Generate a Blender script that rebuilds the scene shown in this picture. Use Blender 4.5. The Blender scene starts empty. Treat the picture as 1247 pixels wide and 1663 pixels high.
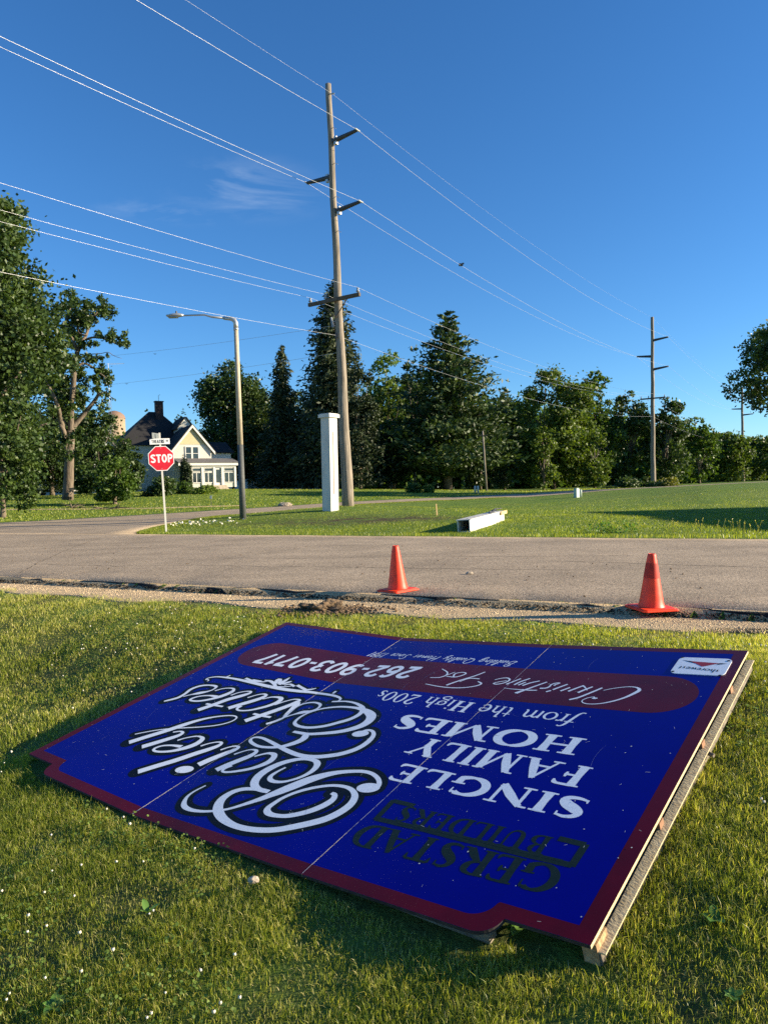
import bpy, math, random
import numpy as np
from mathutils import Matrix, Vector

# ------------------------------------------------------------------ camera
scene = bpy.context.scene
FPX = 1154.0; CXP, CYP = 623.5, 831.5          # focal length and centre in photo pixels (1247 x 1663)
ROLL = math.radians(1.5); HOR = 795.0
PITCH = -math.atan((CYP-HOR)/FPX*math.cos(ROLL))
CAM = np.array([0.0, 0.0, 1.56])
F_ = np.array([0, math.cos(PITCH), math.sin(PITCH)]); R0 = np.array([1.0, 0, 0]); U0 = np.cross(R0, F_)
R_ = R0*math.cos(ROLL)-U0*math.sin(ROLL); U_ = U0*math.cos(ROLL)+R0*math.sin(ROLL)
cd = bpy.data.cameras.new("camera"); cam = bpy.data.objects.new("camera", cd)
scene.collection.objects.link(cam); scene.camera = cam
cam.matrix_world = Matrix(((R_[0], U_[0], -F_[0], CAM[0]), (R_[1], U_[1], -F_[1], CAM[1]), (R_[2], U_[2], -F_[2], CAM[2]), (0, 0, 0, 1)))
cd.sensor_fit = 'VERTICAL'; cd.sensor_height = 36.0; cd.lens = FPX/1663*36.0
cd.clip_start = 0.05; cd.clip_end = 3000

# ------------------------------------------------------------------ light
SUN_EL = math.radians(17.0); SUN_AZ = math.radians(92.0)      # azimuth clockwise from +Y
world = bpy.data.worlds.new("World"); scene.world = world; world.use_nodes = True
wn = world.node_tree.nodes; wl = world.node_tree.links; wn.clear()
wo = wn.new('ShaderNodeOutputWorld'); bg = wn.new('ShaderNodeBackground'); sky = wn.new('ShaderNodeTexSky')
sky.sky_type = 'NISHITA'; sky.sun_disc = False; sky.sun_elevation = SUN_EL; sky.sun_rotation = SUN_AZ
sky.altitude = 200; sky.air_density = 1.0; sky.dust_density = 0.15; sky.ozone_density = 4.0
bg.inputs['Strength'].default_value = 0.073
# a few thin cirrus wisps, laid out by direction in the sky
tc = wn.new('ShaderNodeTexCoord')
def wisp(direction, half, stretch_rot, scale):
    mp = wn.new('ShaderNodeMapping'); mp.vector_type = 'POINT'
    mp.inputs['Rotation'].default_value = (0, stretch_rot, 0); mp.inputs['Scale'].default_value = (scale*.45, scale, scale*1.9)
    wl.new(tc.outputs['Generated'], mp.inputs['Vector'])
    nz = wn.new('ShaderNodeTexNoise'); nz.inputs['Detail'].default_value = 8; nz.inputs['Roughness'].default_value = .62; nz.inputs['Scale'].default_value = 1
    nz.inputs['Distortion'].default_value = .5
    wl.new(mp.outputs[0], nz.inputs['Vector'])
    rmp = wn.new('ShaderNodeMapRange'); rmp.inputs['From Min'].default_value = .46; rmp.inputs['From Max'].default_value = .85
    wl.new(nz.outputs['Fac'], rmp.inputs['Value'])
    dv = wn.new('ShaderNodeVectorMath'); dv.operation = 'SUBTRACT'; dv.inputs[1].default_value = direction
    wl.new(tc.outputs['Generated'], dv.inputs[0])
    sc = wn.new('ShaderNodeVectorMath'); sc.operation = 'MULTIPLY'; sc.inputs[1].default_value = (1/half[0], 1/half[0], 1/half[1])
    wl.new(dv.outputs[0], sc.inputs[0])
    ln = wn.new('ShaderNodeVectorMath'); ln.operation = 'LENGTH'; wl.new(sc.outputs[0], ln.inputs[0])
    mr = wn.new('ShaderNodeMapRange'); mr.interpolation_type = 'SMOOTHSTEP'
    mr.inputs['From Min'].default_value = 1; mr.inputs['From Max'].default_value = 0
    wl.new(ln.outputs['Value'], mr.inputs['Value'])
    mu = wn.new('ShaderNodeMath'); mu.operation = 'MULTIPLY'; wl.new(rmp.outputs[0], mu.inputs[0]); wl.new(mr.outputs[0], mu.inputs[1])
    return mu
def pxdir(x, y):
    d = F_+R_*(x-CXP)/FPX-U_*(y-CYP)/FPX
    return d/np.linalg.norm(d)
w1 = wisp(tuple(pxdir(405, 308)), (.13, .045), .15, 13.0)
w2 = wisp(tuple(pxdir(270, 345)), (.12, .018), .1, 11.0)
ad = wn.new('ShaderNodeMath'); ad.operation = 'ADD'; wl.new(w1.outputs[0], ad.inputs[0]); wl.new(w2.outputs[0], ad.inputs[1])
am = wn.new('ShaderNodeMath'); am.operation = 'MULTIPLY'; am.inputs[1].default_value = .6; am.use_clamp = True; wl.new(ad.outputs[0], am.inputs[0])
hs = wn.new('ShaderNodeHueSaturation'); hs.inputs['Saturation'].default_value = 1.13; hs.inputs['Value'].default_value = 1.0
wl.new(sky.outputs[0], hs.inputs['Color'])
mx = wn.new('ShaderNodeMixRGB'); mx.inputs[2].default_value = (3.6, 4.4, 5.6, 1)
wb = wn.new('ShaderNodeMixRGB'); wb.blend_type = 'MULTIPLY'; wb.inputs[0].default_value = 1; wb.inputs[2].default_value = (.80, 1.02, 1.19, 1)
wl.new(hs.outputs[0], wb.inputs[1]); wl.new(am.outputs[0], mx.inputs[0]); wl.new(wb.outputs[0], mx.inputs[1]); wl.new(mx.outputs[0], bg.inputs['Color']); wl.new(bg.outputs[0], wo.inputs['Surface'])

sd = bpy.data.lights.new("sun", 'SUN'); sd.energy = 5.0; sd.angle = math.radians(.53); sd.color = (1.0, .85, .62)
sun = bpy.data.objects.new("sun", sd); scene.collection.objects.link(sun)
sdir = Vector((math.sin(SUN_AZ)*math.cos(SUN_EL), math.cos(SUN_AZ)*math.cos(SUN_EL), math.sin(SUN_EL)))
sun.rotation_euler = sdir.to_track_quat('Z', 'Y').to_euler(); sun.location = (40, 0, 30)
vs = scene.view_settings; vs.view_transform = 'Standard'; vs.look = 'None'; vs.gamma = 1; vs.exposure = 1.25
scene.cycles.max_bounces = 6; scene.cycles.transparent_max_bounces = 8
scene.cycles.use_adaptive_sampling = True; scene.cycles.use_denoising = False

# ------------------------------------------------------------------ helpers
C = scene.collection
rnd = random.Random(7); nr = np.random.default_rng(7)
def smooth(a, b, x): t = np.clip((np.asarray(x, float)-a)/(b-a), 0, 1); return t*t*(3-2*t)
def line_d(x, y): return ((5.95-.49*(x-3.2))-y)*.898           # >0 on the camera's side of the main road's near edge
def base_z(x, y):
    """height of the ground (before the road bed is cut in)"""
    x = np.asarray(x, float); y = np.asarray(y, float)
    t = x/np.maximum(y, 4)
    a = np.interp(t, [-.7, -.54, -.25, 0, .2, .38, .54, .9], [1.25, 1.3, 1.66, 1.15, .5, .67, .9, 1.1])
    s0 = np.interp(t, [-.54, .1, .45], [30, 36, 26]); s1 = np.interp(t, [-.54, .1, .45], [72, 85, 50])
    q = np.clip((y-s0)/(s1-s0), 0, 1); z = .44+a*q*q*(3-2*q)
    z += .42*np.exp(-((x+1.5)/5.2)**2-((y-30.5)/4.2)**2)
    z += .10*np.exp(-((x-4)/4.)**2-((y-22.5)/3.)**2)
    d = line_d(x, y)
    p = -.252+.155*np.clip(x, -3.2, 3.5)+.105*np.clip(y, -2, 12)
    w = smooth(.6, 3.0, d)
    lawn = .37*(1-w)+np.maximum(p, -.45)*w
    lawn = lawn + .012*np.sin(x*2.3+1)*np.sin(y*1.9)*w
    return np.where(d > 0, np.where(d < .05, .44+(lawn-.44)*smooth(0, .05, d), lawn), z)
def ray(px, py): return F_+R_*(px-CXP)/FPX-U_*(py-CYP)/FPX
def G(px, py):
    """the ground point seen at a photo pixel"""
    d = ray(px, py); d = d/d[1]; lo = 1.0
    Y = 1.5
    while Y < 600:
        P = CAM+d*Y
        if P[2] < base_z(P[0], P[1]): break
        Y *= 1.01
    a, b = Y/1.01, Y
    for _ in range(30):
        m = (a+b)/2; P = CAM+d*m
        if P[2] < base_z(P[0], P[1]): b = m
        else: a = m
    return (CAM+d*a)[:2]
def at(px, py, Y): d = ray(px, py); return CAM+d*(Y/d[1])
def gx(px, Y, py=795): return at(px, py, Y)[0]

def tag(o, label=None, cat=None, group=None, kind=None):
    if label: o['label'] = label
    if cat: o['category'] = cat
    if group: o['group'] = group
    if kind: o['kind'] = kind
    return o
def link(name, me, mat, parent=None, loc=None):
    o = bpy.data.objects.new(name, me); C.objects.link(o)
    if mat is not None:
        for m in (mat if isinstance(mat, (list, tuple)) else [mat]): me.materials.append(m)
    if parent is not None: o.parent = parent
    if loc is not None: o.location = loc
    return o
def empty(name, loc, rz=0):
    o = bpy.data.objects.new(name, None); C.objects.link(o); o.location = loc; o.rotation_euler = (0, 0, rz); o.empty_display_size = .3
    return o
class MB:
    def __init__(s): s.v = []; s.f = []; s.m = []
    def add(s, vs_, fs, mi=0):
        b = len(s.v); s.v += [tuple(map(float, v)) for v in vs_]; s.f += [tuple(b+i for i in f) for f in fs]; s.m += [mi]*len(fs)
        return s
    def box(s, c, size, rz=0, mi=0, rx=0, ry=0):
        M = Matrix.Rotation(rz, 3, 'Z') @ Matrix.Rotation(ry, 3, 'Y') @ Matrix.Rotation(rx, 3, 'X')
        vs_ = [Vector(c)+M@Vector((sx*size[0]/2, sy*size[1]/2, sz*size[2]/2)) for sz in (-1, 1) for sx, sy in ((-1, -1), (1, -1), (1, 1), (-1, 1))]
        return s.add(vs_, [(3, 2, 1, 0), (4, 5, 6, 7), (0, 1, 5, 4), (1, 2, 6, 5), (2, 3, 7, 6), (3, 0, 4, 7)], mi)
    def tube(s, pts, rad, n=8, mi=0, cap=True, jit=0):
        pts = [Vector(p) for p in pts]; k = len(pts)
        if not isinstance(rad, (list, tuple)): rad = [rad]*k
        rings = []; ref = None
        for i, p in enumerate(pts):
            d = (pts[min(i+1, k-1)]-pts[max(i-1, 0)]).normalized()
            if ref is None: ref = d.orthogonal().normalized()
            ref = (ref-d*ref.dot(d)).normalized(); bb = d.cross(ref)
            rings.append([p+(ref*math.cos(2*math.pi*j/n)+bb*math.sin(2*math.pi*j/n))*rad[i]*(1+(rnd.uniform(-jit, jit) if jit else 0)) for j in range(n)])
        vs_ = [v for r in rings for v in r]; fs = []
        for i in range(k-1):
            for j in range(n): fs.append((i*n+j, i*n+(j+1) % n, (i+1)*n+(j+1) % n, (i+1)*n+j))
        if cap: fs.append(tuple(reversed(range(n)))); fs.append(tuple((k-1)*n+j for j in range(n)))
        return s.add(vs_, fs, mi)
    def prism(s, poly, z0, z1, mi=0):
        n = len(poly)
        vs_ = [(p[0], p[1], z0) for p in poly]+[(p[0], p[1], z1) for p in poly]
        return s.add(vs_, [tuple(reversed(range(n))), tuple(range(n, 2*n))]+[(i, (i+1) % n, n+(i+1) % n, n+i) for i in range(n)], mi)
    def build(s, name, mat, parent=None, smooth_=False, loc=None):
        me = bpy.data.meshes.new(name); me.from_pydata(s.v, [], s.f)
        for p, mi in zip(me.polygons, s.m): p.material_index = mi; p.use_smooth = smooth_
        me.validate(); me.update()
        return link(name, me, mat, parent, loc)
def np_mesh(name, V, Fq, attr=None, smooth_=False, uvs=None):
    me = bpy.data.meshes.new(name); n = len(V); m, k = Fq.shape
    me.vertices.add(n); me.vertices.foreach_set('co', V.astype(np.float32).ravel())
    me.loops.add(m*k); me.loops.foreach_set('vertex_index', Fq.astype(np.int32).ravel())
    me.polygons.add(m); me.polygons.foreach_set('loop_start', np.arange(0, m*k, k, dtype=np.int32))
    if smooth_: me.polygons.foreach_set('use_smooth', np.ones(m, bool))
    if attr is not None:
        for nm, a in attr.items():
            at_ = me.attributes.new(nm, 'FLOAT', 'POINT'); at_.data.foreach_set('value', a.astype(np.float32))
    me.update(calc_edges=True); return me

# ------------------------------------------------------------------ materials
def nmat(name): 
    m = bpy.data.materials.new(name); m.use_nodes = True; return m, m.node_tree.nodes, m.node_tree.links
def lin(r, g, b): 
    f = lambda c: (c/255/12.92) if c/255 <= .04045 else ((c/255+.055)/1.055)**2.4
    return (f(r), f(g), f(b), 1)
def mat(name, c1, c2=None, scale=8, rough=.7, bump=0, bscale=None, metal=0, spec=.5, coord='Object', stretch=(1, 1, 1), lo=.35, hi=.65, detail=6, bdist=.01, coat=0):
    m, n, l = nmat(name); b = n['Principled BSDF']
    b.inputs['Roughness'].default_value = rough; b.inputs['Metallic'].default_value = metal; b.inputs['Specular IOR Level'].default_value = spec
    b.inputs['Coat Weight'].default_value = coat; b.inputs['Coat Roughness'].default_value = .08
    t = n.new('ShaderNodeTexCoord'); mp = n.new('ShaderNodeMapping'); mp.inputs['Scale'].default_value = stretch
    if coord == 'Position': g = n.new('ShaderNodeNewGeometry'); l.new(g.outputs['Position'], mp.inputs['Vector'])
    else: l.new(t.outputs[coord], mp.inputs['Vector'])
    if c2 is None: c2 = tuple(c*.8 for c in c1[:3])+(1,)
    nz = n.new('ShaderNodeTexNoise'); nz.inputs['Scale'].default_value = scale; nz.inputs['Detail'].default_value = detail; nz.inputs['Roughness'].default_value = .65
    l.new(mp.outputs[0], nz.inputs['Vector'])
    mr = n.new('ShaderNodeMapRange'); mr.inputs['From Min'].default_value = lo; mr.inputs['From Max'].default_value = hi; l.new(nz.outputs['Fac'], mr.inputs['Value'])
    mix = n.new('ShaderNodeMixRGB'); mix.inputs[1].default_value = c1; mix.inputs[2].default_value = c2; l.new(mr.outputs[0], mix.inputs[0])
    l.new(mix.outputs[0], b.inputs['Base Color'])
    if bump:
        nb = n.new('ShaderNodeTexNoise'); nb.inputs['Scale'].default_value = bscale or scale*4; nb.inputs['Detail'].default_value = 5
        l.new(mp.outputs[0], nb.inputs['Vector'])
        bp = n.new('ShaderNodeBump'); bp.inputs['Strength'].default_value = bump; bp.inputs['Distance'].default_value = bdist
        l.new(nb.outputs['Fac'], bp.inputs['Height']); l.new(bp.outputs[0], b.inputs['Normal'])
    return m
def leafmat(name, ca, cb, cc, trans=.35, rough=.5, sat=1):
    """leaves: colour picked by the leaf's own tint, part of the light passing through"""
    m, n, l = nmat(name); b = n['Principled BSDF']; out = n['Material Output']
    a = n.new('ShaderNodeAttribute'); a.attribute_name = 'tint'
    cr = n.new('ShaderNodeValToRGB'); e = cr.color_ramp.elements
    e[0].position = 0; e[0].color = ca; e[1].position = 1; e[1].color = cc; x = e.new(.5); x.color = cb
    l.new(a.outputs['Fac'], cr.inputs[0]); l.new(cr.outputs[0], b.inputs['Base Color'])
    b.inputs['Roughness'].default_value = rough; b.inputs['Specular IOR Level'].default_value = .35
    tr = n.new('ShaderNodeBsdfTranslucent')
    g = n.new('ShaderNodeMixRGB'); g.blend_type = 'MULTIPLY'; g.inputs[0].default_value = 1; g.inputs[2].default_value = (1.5, 1.5, .5, 1)
    l.new(cr.outputs[0], g.inputs[1]); l.new(g.outputs[0], tr.inputs['Color'])
    mx_ = n.new('ShaderNodeMixShader'); mx_.inputs[0].default_value = trans
    l.new(b.outputs[0], mx_.inputs[1]); l.new(tr.outputs[0], mx_.inputs[2]); l.new(mx_.outputs[0], out.inputs['Surface'])
    return m

M = {}
M['grass'] = leafmat('grass_blades', (.055, .095, .011, 1), (.29, .335, .036, 1), (.70, .60, .24, 1), .45, .4)
M['clover'] = leafmat('clover_leaves', (.08, .14, .025, 1), (.14, .21, .035, 1), (.22, .30, .06, 1), .35, .5)
M['flower'] = mat('clover_flower', (.75, .72, .62, 1), (.55, .5, .38, 1), 60, .8)
M['oak'] = leafmat('oak_leaves', (.02, .04, .010, 1), (.045, .08, .018, 1), (.105, .155, .035, 1), .25, .45)
M['maple'] = leafmat('maple_leaves', (.03, .06, .010, 1), (.07, .125, .018, 1), (.14, .215, .035, 1), .3, .5)
M['ash'] = leafmat('ash_leaves', (.045, .075, .012, 1), (.10, .15, .022, 1), (.18, .24, .04, 1), .3, .5)
M['dull'] = leafmat('blue_green_leaves', (.03, .05, .02, 1), (.05, .085, .033, 1), (.09, .13, .055, 1), .25, .5)
M['spruce'] = leafmat('spruce_needles', (.018, .03, .012, 1), (.034, .052, .02, 1), (.07, .09, .035, 1), .12, .6)
M['pine'] = leafmat('pine_needles', (.015, .035, .009, 1), (.035, .065, .014, 1), (.085, .125, .025, 1), .15, .55)
M['yellow'] = leafmat('yellowing_leaves', (.09, .11, .02, 1), (.16, .17, .035, 1), (.24, .22, .06, 1), .3, .5)
M['bark'] = mat('bark', (.07, .055, .038, 1), (.20, .155, .11, 1), 5, .9, .8, 14, stretch=(1, 1, .25), bdist=.05)
M['deadwood'] = mat('dead_wood', (.22, .17, .11, 1), (.10, .08, .05, 1), 9, .9, .5, 30)

def lawn_material():
    m, n, l = nmat('mown_lawn'); b = n['Principled BSDF']; b.inputs['Roughness'].default_value = .85; b.inputs['Specular IOR Level'].default_value = .15
    g = n.new('ShaderNodeNewGeometry')
    def noise(s, d=6, st=(1, 1, 1)):
        mp = n.new('ShaderNodeMapping'); mp.inputs['Scale'].default_value = st; l.new(g.outputs['Position'], mp.inputs['Vector'])
        z = n.new('ShaderNodeTexNoise'); z.inputs['Scale'].default_value = s; z.inputs['Detail'].default_value = d; z.inputs['Roughness'].default_value = .7; l.new(mp.outputs[0], z.inputs['Vector']); return z
    def rng(o, a, c):
        r = n.new('ShaderNodeMapRange'); r.inputs['From Min'].default_value = a; r.inputs['From Max'].default_value = c; l.new(o, r.inputs['Value']); return r.outputs[0]
    def mix(f, c1, c2):
        x = n.new('ShaderNodeMixRGB'); l.new(f, x.inputs[0])
        for i, c in ((1, c1), (2, c2)):
            if isinstance(c, tuple): x.inputs[i].default_value = c
            else: l.new(c, x.inputs[i])
        return x.outputs[0]
    c = mix(rng(noise(9).outputs['Fac'], .35, .68), (.07, .13, .018, 1), (.15, .235, .03, 1))
    c = mix(rng(noise(.35, 4).outputs['Fac'], .42, .75), c, (.17, .215, .04, 1))
    c = mix(rng(noise(1.7, 5, (1, 1, 1)).outputs['Fac'], .60, .72), c, (.05, .065, .018, 1))
    # worn earth patch on the bank in front of the post
    a = n.new('ShaderNodeAttribute'); a.attribute_name = 'soil'
    mu = n.new('ShaderNodeMath'); mu.operation = 'MULTIPLY'; l.new(a.outputs['Fac'], mu.inputs[0]); l.new(rng(noise(1.3, 7).outputs['Fac'], .38, .55), mu.inputs[1])
    c = mix(mu.outputs[0], c, (.075, .06, .028, 1))
    l.new(c, b.inputs['Base Color'])
    bp = n.new('ShaderNodeBump'); bp.inputs['Strength'].default_value = .9; bp.inputs['Distance'].default_value = .06; l.new(noise(22, 5).outputs['Fac'], bp.inputs['Height']); l.new(bp.outputs[0], b.inputs['Normal'])
    return m
def asphalt_material():
    m, n, l = nmat('old_asphalt'); b = n['Principled BSDF']; b.inputs['Roughness'].default_value = .85; b.inputs['Specular IOR Level'].default_value = .3
    g = n.new('ShaderNodeNewGeometry')
    def tex(t, s, d=None, st=(1, 1, 1)):
        mp = n.new('ShaderNodeMapping'); mp.inputs['Scale'].default_value = st; mp.inputs['Rotation'].default_value = (0, 0, .47); l.new(g.outputs['Position'], mp.inputs['Vector'])
        z = n.new(t); z.inputs['Scale'].default_value = s
        if d: z.inputs['Detail'].default_value = d
        l.new(mp.outputs[0], z.inputs['Vector']); return z
    v = tex('ShaderNodeTexVoronoi', 85); nz = tex('ShaderNodeTexNoise', 1.1, 6); n2 = tex('ShaderNodeTexNoise', .5, 4, (.25, 2.5, 1)); fine = tex('ShaderNodeTexNoise', 160, 3)
    cr = n.new('ShaderNodeValToRGB'); e = cr.color_ramp.elements; e[0].color = (.13, .10, .066, 1); e[1].color = (.62, .48, .32, 1); e[0].position = .1; e[1].position = .95
    l.new(v.outputs['Color'], cr.inputs[0])
    x = n.new('ShaderNodeMixRGB'); x.blend_type = 'MULTIPLY'; x.inputs[0].default_value = .55; l.new(cr.outputs[0], x.inputs[1]); 
    r = n.new('ShaderNodeMapRange'); r.inputs['From Min'].default_value = .3; r.inputs['From Max'].default_value = .7; r.inputs['To Min'].default_value = .6; r.inputs['To Max'].default_value = 1.15; l.new(nz.outputs['Fac'], r.inputs['Value']); l.new(r.outputs[0], x.inputs[2])
    y = n.new('ShaderNodeMixRGB'); y.blend_type = 'MULTIPLY'; y.inputs[0].default_value = .45; l.new(x.outputs[0], y.inputs[1])
    r2 = n.new('ShaderNodeMapRange'); r2.inputs['From Min'].default_value = .35; r2.inputs['From Max'].default_value = .65; r2.inputs['To Min'].default_value = .75; r2.inputs['To Max'].default_value = 1.15; l.new(n2.outputs['Fac'], r2.inputs['Value']); l.new(r2.outputs[0], y.inputs[2])
    l.new(y.outputs[0], b.inputs['Base Color'])
    bp = n.new('ShaderNodeBump'); bp.inputs['Strength'].default_value = .35; bp.inputs['Distance'].default_value = .006; l.new(v.outputs['Distance'], bp.inputs['Height'])
    b2 = n.new('ShaderNodeBump'); b2.inputs['Strength'].default_value = .3; b2.inputs['Distance'].default_value = .004; l.new(fine.outputs['Fac'], b2.inputs['Height']); l.new(bp.outputs[0], b2.inputs['Normal']); l.new(b2.outputs[0], b.inputs['Normal'])
    return m
M['lawn'] = lawn_material(); M['asphalt'] = asphalt_material()
M['asphalt_edge'] = mat('broken_asphalt_edge', (.014, .013, .012, 1), (.005, .005, .005, 1), 30, .95, 1, 60, coord='Position', bdist=.03)
M['gravel'] = mat('limestone_gravel', (.62, .46, .25, 1), (.28, .20, .105, 1), 45, .9, .8, 70, coord='Position', bdist=.02)
M['stone'] = mat('gravel_stones', (.74, .55, .32, 1), (.34, .24, .14, 1), 6, .85, .3, 40, coord='Position')
M['soil'] = mat('dry_soil', (.20, .13, .07, 1), (.10, .065, .035, 1), 12, .95, 1, 25, bdist=.02)
M['rock'] = mat('field_stone', (.5, .42, .32, 1), (.3, .24, .17, 1), 6, .85, .5, 20)

# ------------------------------------------------------------------ ground
near_edge = lambda x: 5.95-.49*(x-3.2)
def resamp(poly, n):
    P = np.array(poly, float); s = np.r_[0, np.cumsum(np.linalg.norm(np.diff(P, axis=0), axis=1))]
    t = np.linspace(0, s[-1], n); return np.stack([np.interp(t, s, P[:, i]) for i in range(P.shape[1])], 1)
def inpoly(x, y, poly):
    c = np.zeros(x.shape, bool); n = len(poly)
    for i in range(n):
        x1, y1 = poly[i]; x2, y2 = poly[(i+1) % n]
        if y1 == y2: continue
        k = ((y1 > y) != (y2 > y)) & (x < (x2-x1)*(y-y1)/(y2-y1)+x1); c ^= k
    return c
def wob(x, a=.03): return a*(np.sin(x*3.1)+.6*np.sin(x*7.7+1)+.4*np.sin(x*17+2))
nx = np.r_[np.linspace(-75, -8, 60), np.linspace(-7.9, 7.5, 260), np.linspace(7.6, 60, 50)]
NEAR = np.stack([nx, near_edge(nx)+wob(nx)], 1)
farp = [G(x, y) for x, y in ((222, 868.5), (500, 868.5), (800, 871.5), (1247, 877.5))]
k = np.polyfit([p[0] for p in farp], [p[1] for p in farp], 1)
far_line = lambda x: k[0]*x+k[1]
FAR = np.stack([nx, far_line(nx)+wob(nx*.7+4, .04)], 1)
# side street: right (island) edge and left edge
E1 = [np.array(p) for p in ((-7.15, far_line(-7.15)), (-7.5, 21.8), (-7.8, 24.1), (-7.9, 28.0), (-7.3, 33), (-5.2, 40), (-1.4, 46.5), (3.4, 50.8), (9.2, 54), (16.3, 57), (28, 62.5), (45, 71), (76, 80))]
E2 = [np.array(p) for p in ((-28.0, far_line(-28.)), (-24.0, 31.3), (-19.5, 32.4), (-16.5, 35), (-13.8, 37.7), (-11.2, 40.2), (-7.0, 44.6), (-3.6, 49), (1.0, 53.5), (6.5, 58.6), (12, 62.5), (18.6, 66), (28, 70.5), (43, 79), (76, 90))]
def strip(A, B, n, m, dz, name, matl, skirt=0.08, lip=0):
    A = resamp(A, n); B = resamp(B, n); V = []; 
    for j in range(m+1):
        t = j/m; P = A*(1-t)+B*t; z = base_z(P[:, 0], P[:, 1]); V.append(np.c_[P, z+dz])
    V = np.array(V)
    lo_ = V[0].copy(); hi_ = V[-1].copy(); lo_[:, 1] -= lip+(lip*.25*np.sin(np.arange(n)*.9)+lip*.2*np.sin(np.arange(n)*.37) if lip else 0); lo_[:, 2] -= skirt; hi_[:, 2] -= skirt
    V = np.concatenate([lo_[None], V, hi_[None]], 0); mm = V.shape[0]
    idx = np.arange(mm*n).reshape(mm, n)
    Fq = np.stack([idx[:-1, :-1], idx[:-1, 1:], idx[1:, 1:], idx[1:, :-1]], -1).reshape(-1, 4)
    me = np_mesh(name, V.reshape(-1, 3), Fq)
    o = link(name, me, matl)
    mi = np.zeros(len(Fq), np.int32); mi[:n-1] = 1; 
    if len(me.materials) > 1: me.polygons.foreach_set('material_index', mi)
    return o
road = strip(NEAR, FAR, 700, 14, .004, 'road', [M['asphalt'], M['asphalt_edge']], .10, .08); tag(road, kind='structure')
lowf = np.stack([np.linspace(E2[0][0], E1[0][0], 40), far_line(np.linspace(E2[0][0], E1[0][0], 40))], 1)
# mouth triangle is covered by the street strip itself: both edges start on the main road's far edge
n_st = 200
s_road = strip(E1, E2, n_st, 16, .004, 'side_road', [M['asphalt'], M['asphalt_edge']], .03); tag(s_road, kind='structure')
# drive crossing the left lawn and the gravel shoulder
DR1 = [G(x, y) for x, y in ((-80, 831.5), (0, 828.8), (120, 828), (240, 826.5), (330, 823.5), (400, 821.5))]; DR2 = [G(x, y) for x, y in ((-80, 829.3), (0, 827.2), (120, 826.6), (240, 825), (330, 822), (400, 820.5))]
drive = strip(DR1, DR2, 80, 2, .02, 'gravel_drive', M['gravel'], .1); tag(drive, kind='structure')
G2x = np.linspace(-14, 9, 240)
SH = np.stack([G2x, near_edge(G2x)-(.56+.13*np.sin(G2x*1.3)+.1*np.sin(G2x*3.7)+.22*np.exp(-((G2x+1.0)/1.3)**2)+.12*smooth(0, -4, G2x))/.898], 1)
gsh = strip(np.stack([G2x, near_edge(G2x)+.05], 1), SH, 240, 12, .004, 'gravel_shoulder', M['gravel'], .06); tag(gsh, kind='structure')

def axis(stops):
    r = []
    for (a, b, n) in stops: r += list(np.linspace(a, b, n, endpoint=False))
    return np.array(r+[stops[-1][1]])
gxs = axis([(-900, -200, 12), (-200, -60, 30), (-60, -20, 60), (-20, -7, 60), (-7, 7, 140), (7, 20, 60), (20, 60, 60), (60, 200, 40), (200, 900, 12)])
gys = axis([(-60, 0, 16), (0, 13, 130), (13, 36, 110), (36, 70, 80), (70, 130, 50), (130, 400, 30), (400, 1500, 12)])
X, Y = np.meshgrid(gxs, gys); Z = base_z(X, Y)
mainpoly = [(-900, near_edge(-900)-.3)]+[tuple(p) for p in NEAR]+[tuple(p) for p in FAR[::-1]]
inmain = (Y > near_edge(X)+.12) & (Y < far_line(X)-.12) & (X > -74) & (X < 59)
inside = inpoly(X, Y, [tuple(p) for p in E1]+[tuple(p) for p in E2[::-1]])
Z = np.where(inmain, Z-.07, np.where(inside, Z-.03, Z))
ing = (Y < near_edge(X)) & (Y > near_edge(X)-.68) & (X > -14) & (X < 9)
Z = np.where(ing, Z-.035, Z)
soil = np.exp(-((X+.5)/4.6)**2-((Y-24.3)/1.9)**2)*1.5+np.where((np.abs(line_d(X, Y)-.8) < .35), .7, 0)+.55*smooth(.5, 2, line_d(X, Y))
ii = np.arange(X.size).reshape(X.shape)
Fq = np.stack([ii[:-1, :-1], ii[:-1, 1:], ii[1:, 1:], ii[1:, :-1]], -1).reshape(-1, 4)
ground = link('ground', np_mesh('ground', np.c_[X.ravel(), Y.ravel(), Z.ravel()], Fq, {'soil': np.clip(soil, 0, 1).ravel()}, True), M['lawn']); tag(ground, kind='structure')

# ------------------------------------------------------------------ the fallen sign: geometry of its three boards
# (bottom-right corner on the grass, 12 x 8 ft, boards sagging at two seams)
SP = [1.99959299, 3.91730074, 0.61370871, 0.10469953, -0.19694039, -0.03197896, -0.01768679, -0.07289166, 1.18445776, 1.23926721, 1.29007617, 2.31465024, 2.40403849, 0.33300753]
def rotv(w):
    th = np.linalg.norm(w); kx = w/th; K = np.array([[0, -kx[2], kx[1]], [kx[2], 0, -kx[0]], [-kx[1], kx[0], 0]])
    return np.eye(3)+np.sin(th)*K+(1-np.cos(th))*K@K
Rm = rotv(np.array(SP[3:6])); SO = np.array(SP[:3]); SU = Rm@np.array([-.8, .6, 0]); SV = Rm@np.array([-.6, -.8, 0]); SN = np.cross(SU, SV)
PAN = []; _P = SO.copy(); _d = SU.copy(); _N = SN.copy(); _u = 0
for kk in range(3):
    a_ = [0, SP[6], SP[7]][kk]; _d = _d*math.cos(a_)-_N*math.sin(a_); _N = np.cross(_d, SV)
    PAN.append((_u, _P.copy(), _d.copy(), _N.copy())); _P = _P+_d*SP[8+kk]; _u += SP[8+kk]
SW = _u; HN, HF = SP[11], SP[12]; SEAM = [PAN[1][0], PAN[2][0]]
if PAN[0][3][2] < 0: PAN = [(a, b, c, -d) for a, b, c, d in PAN]
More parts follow.
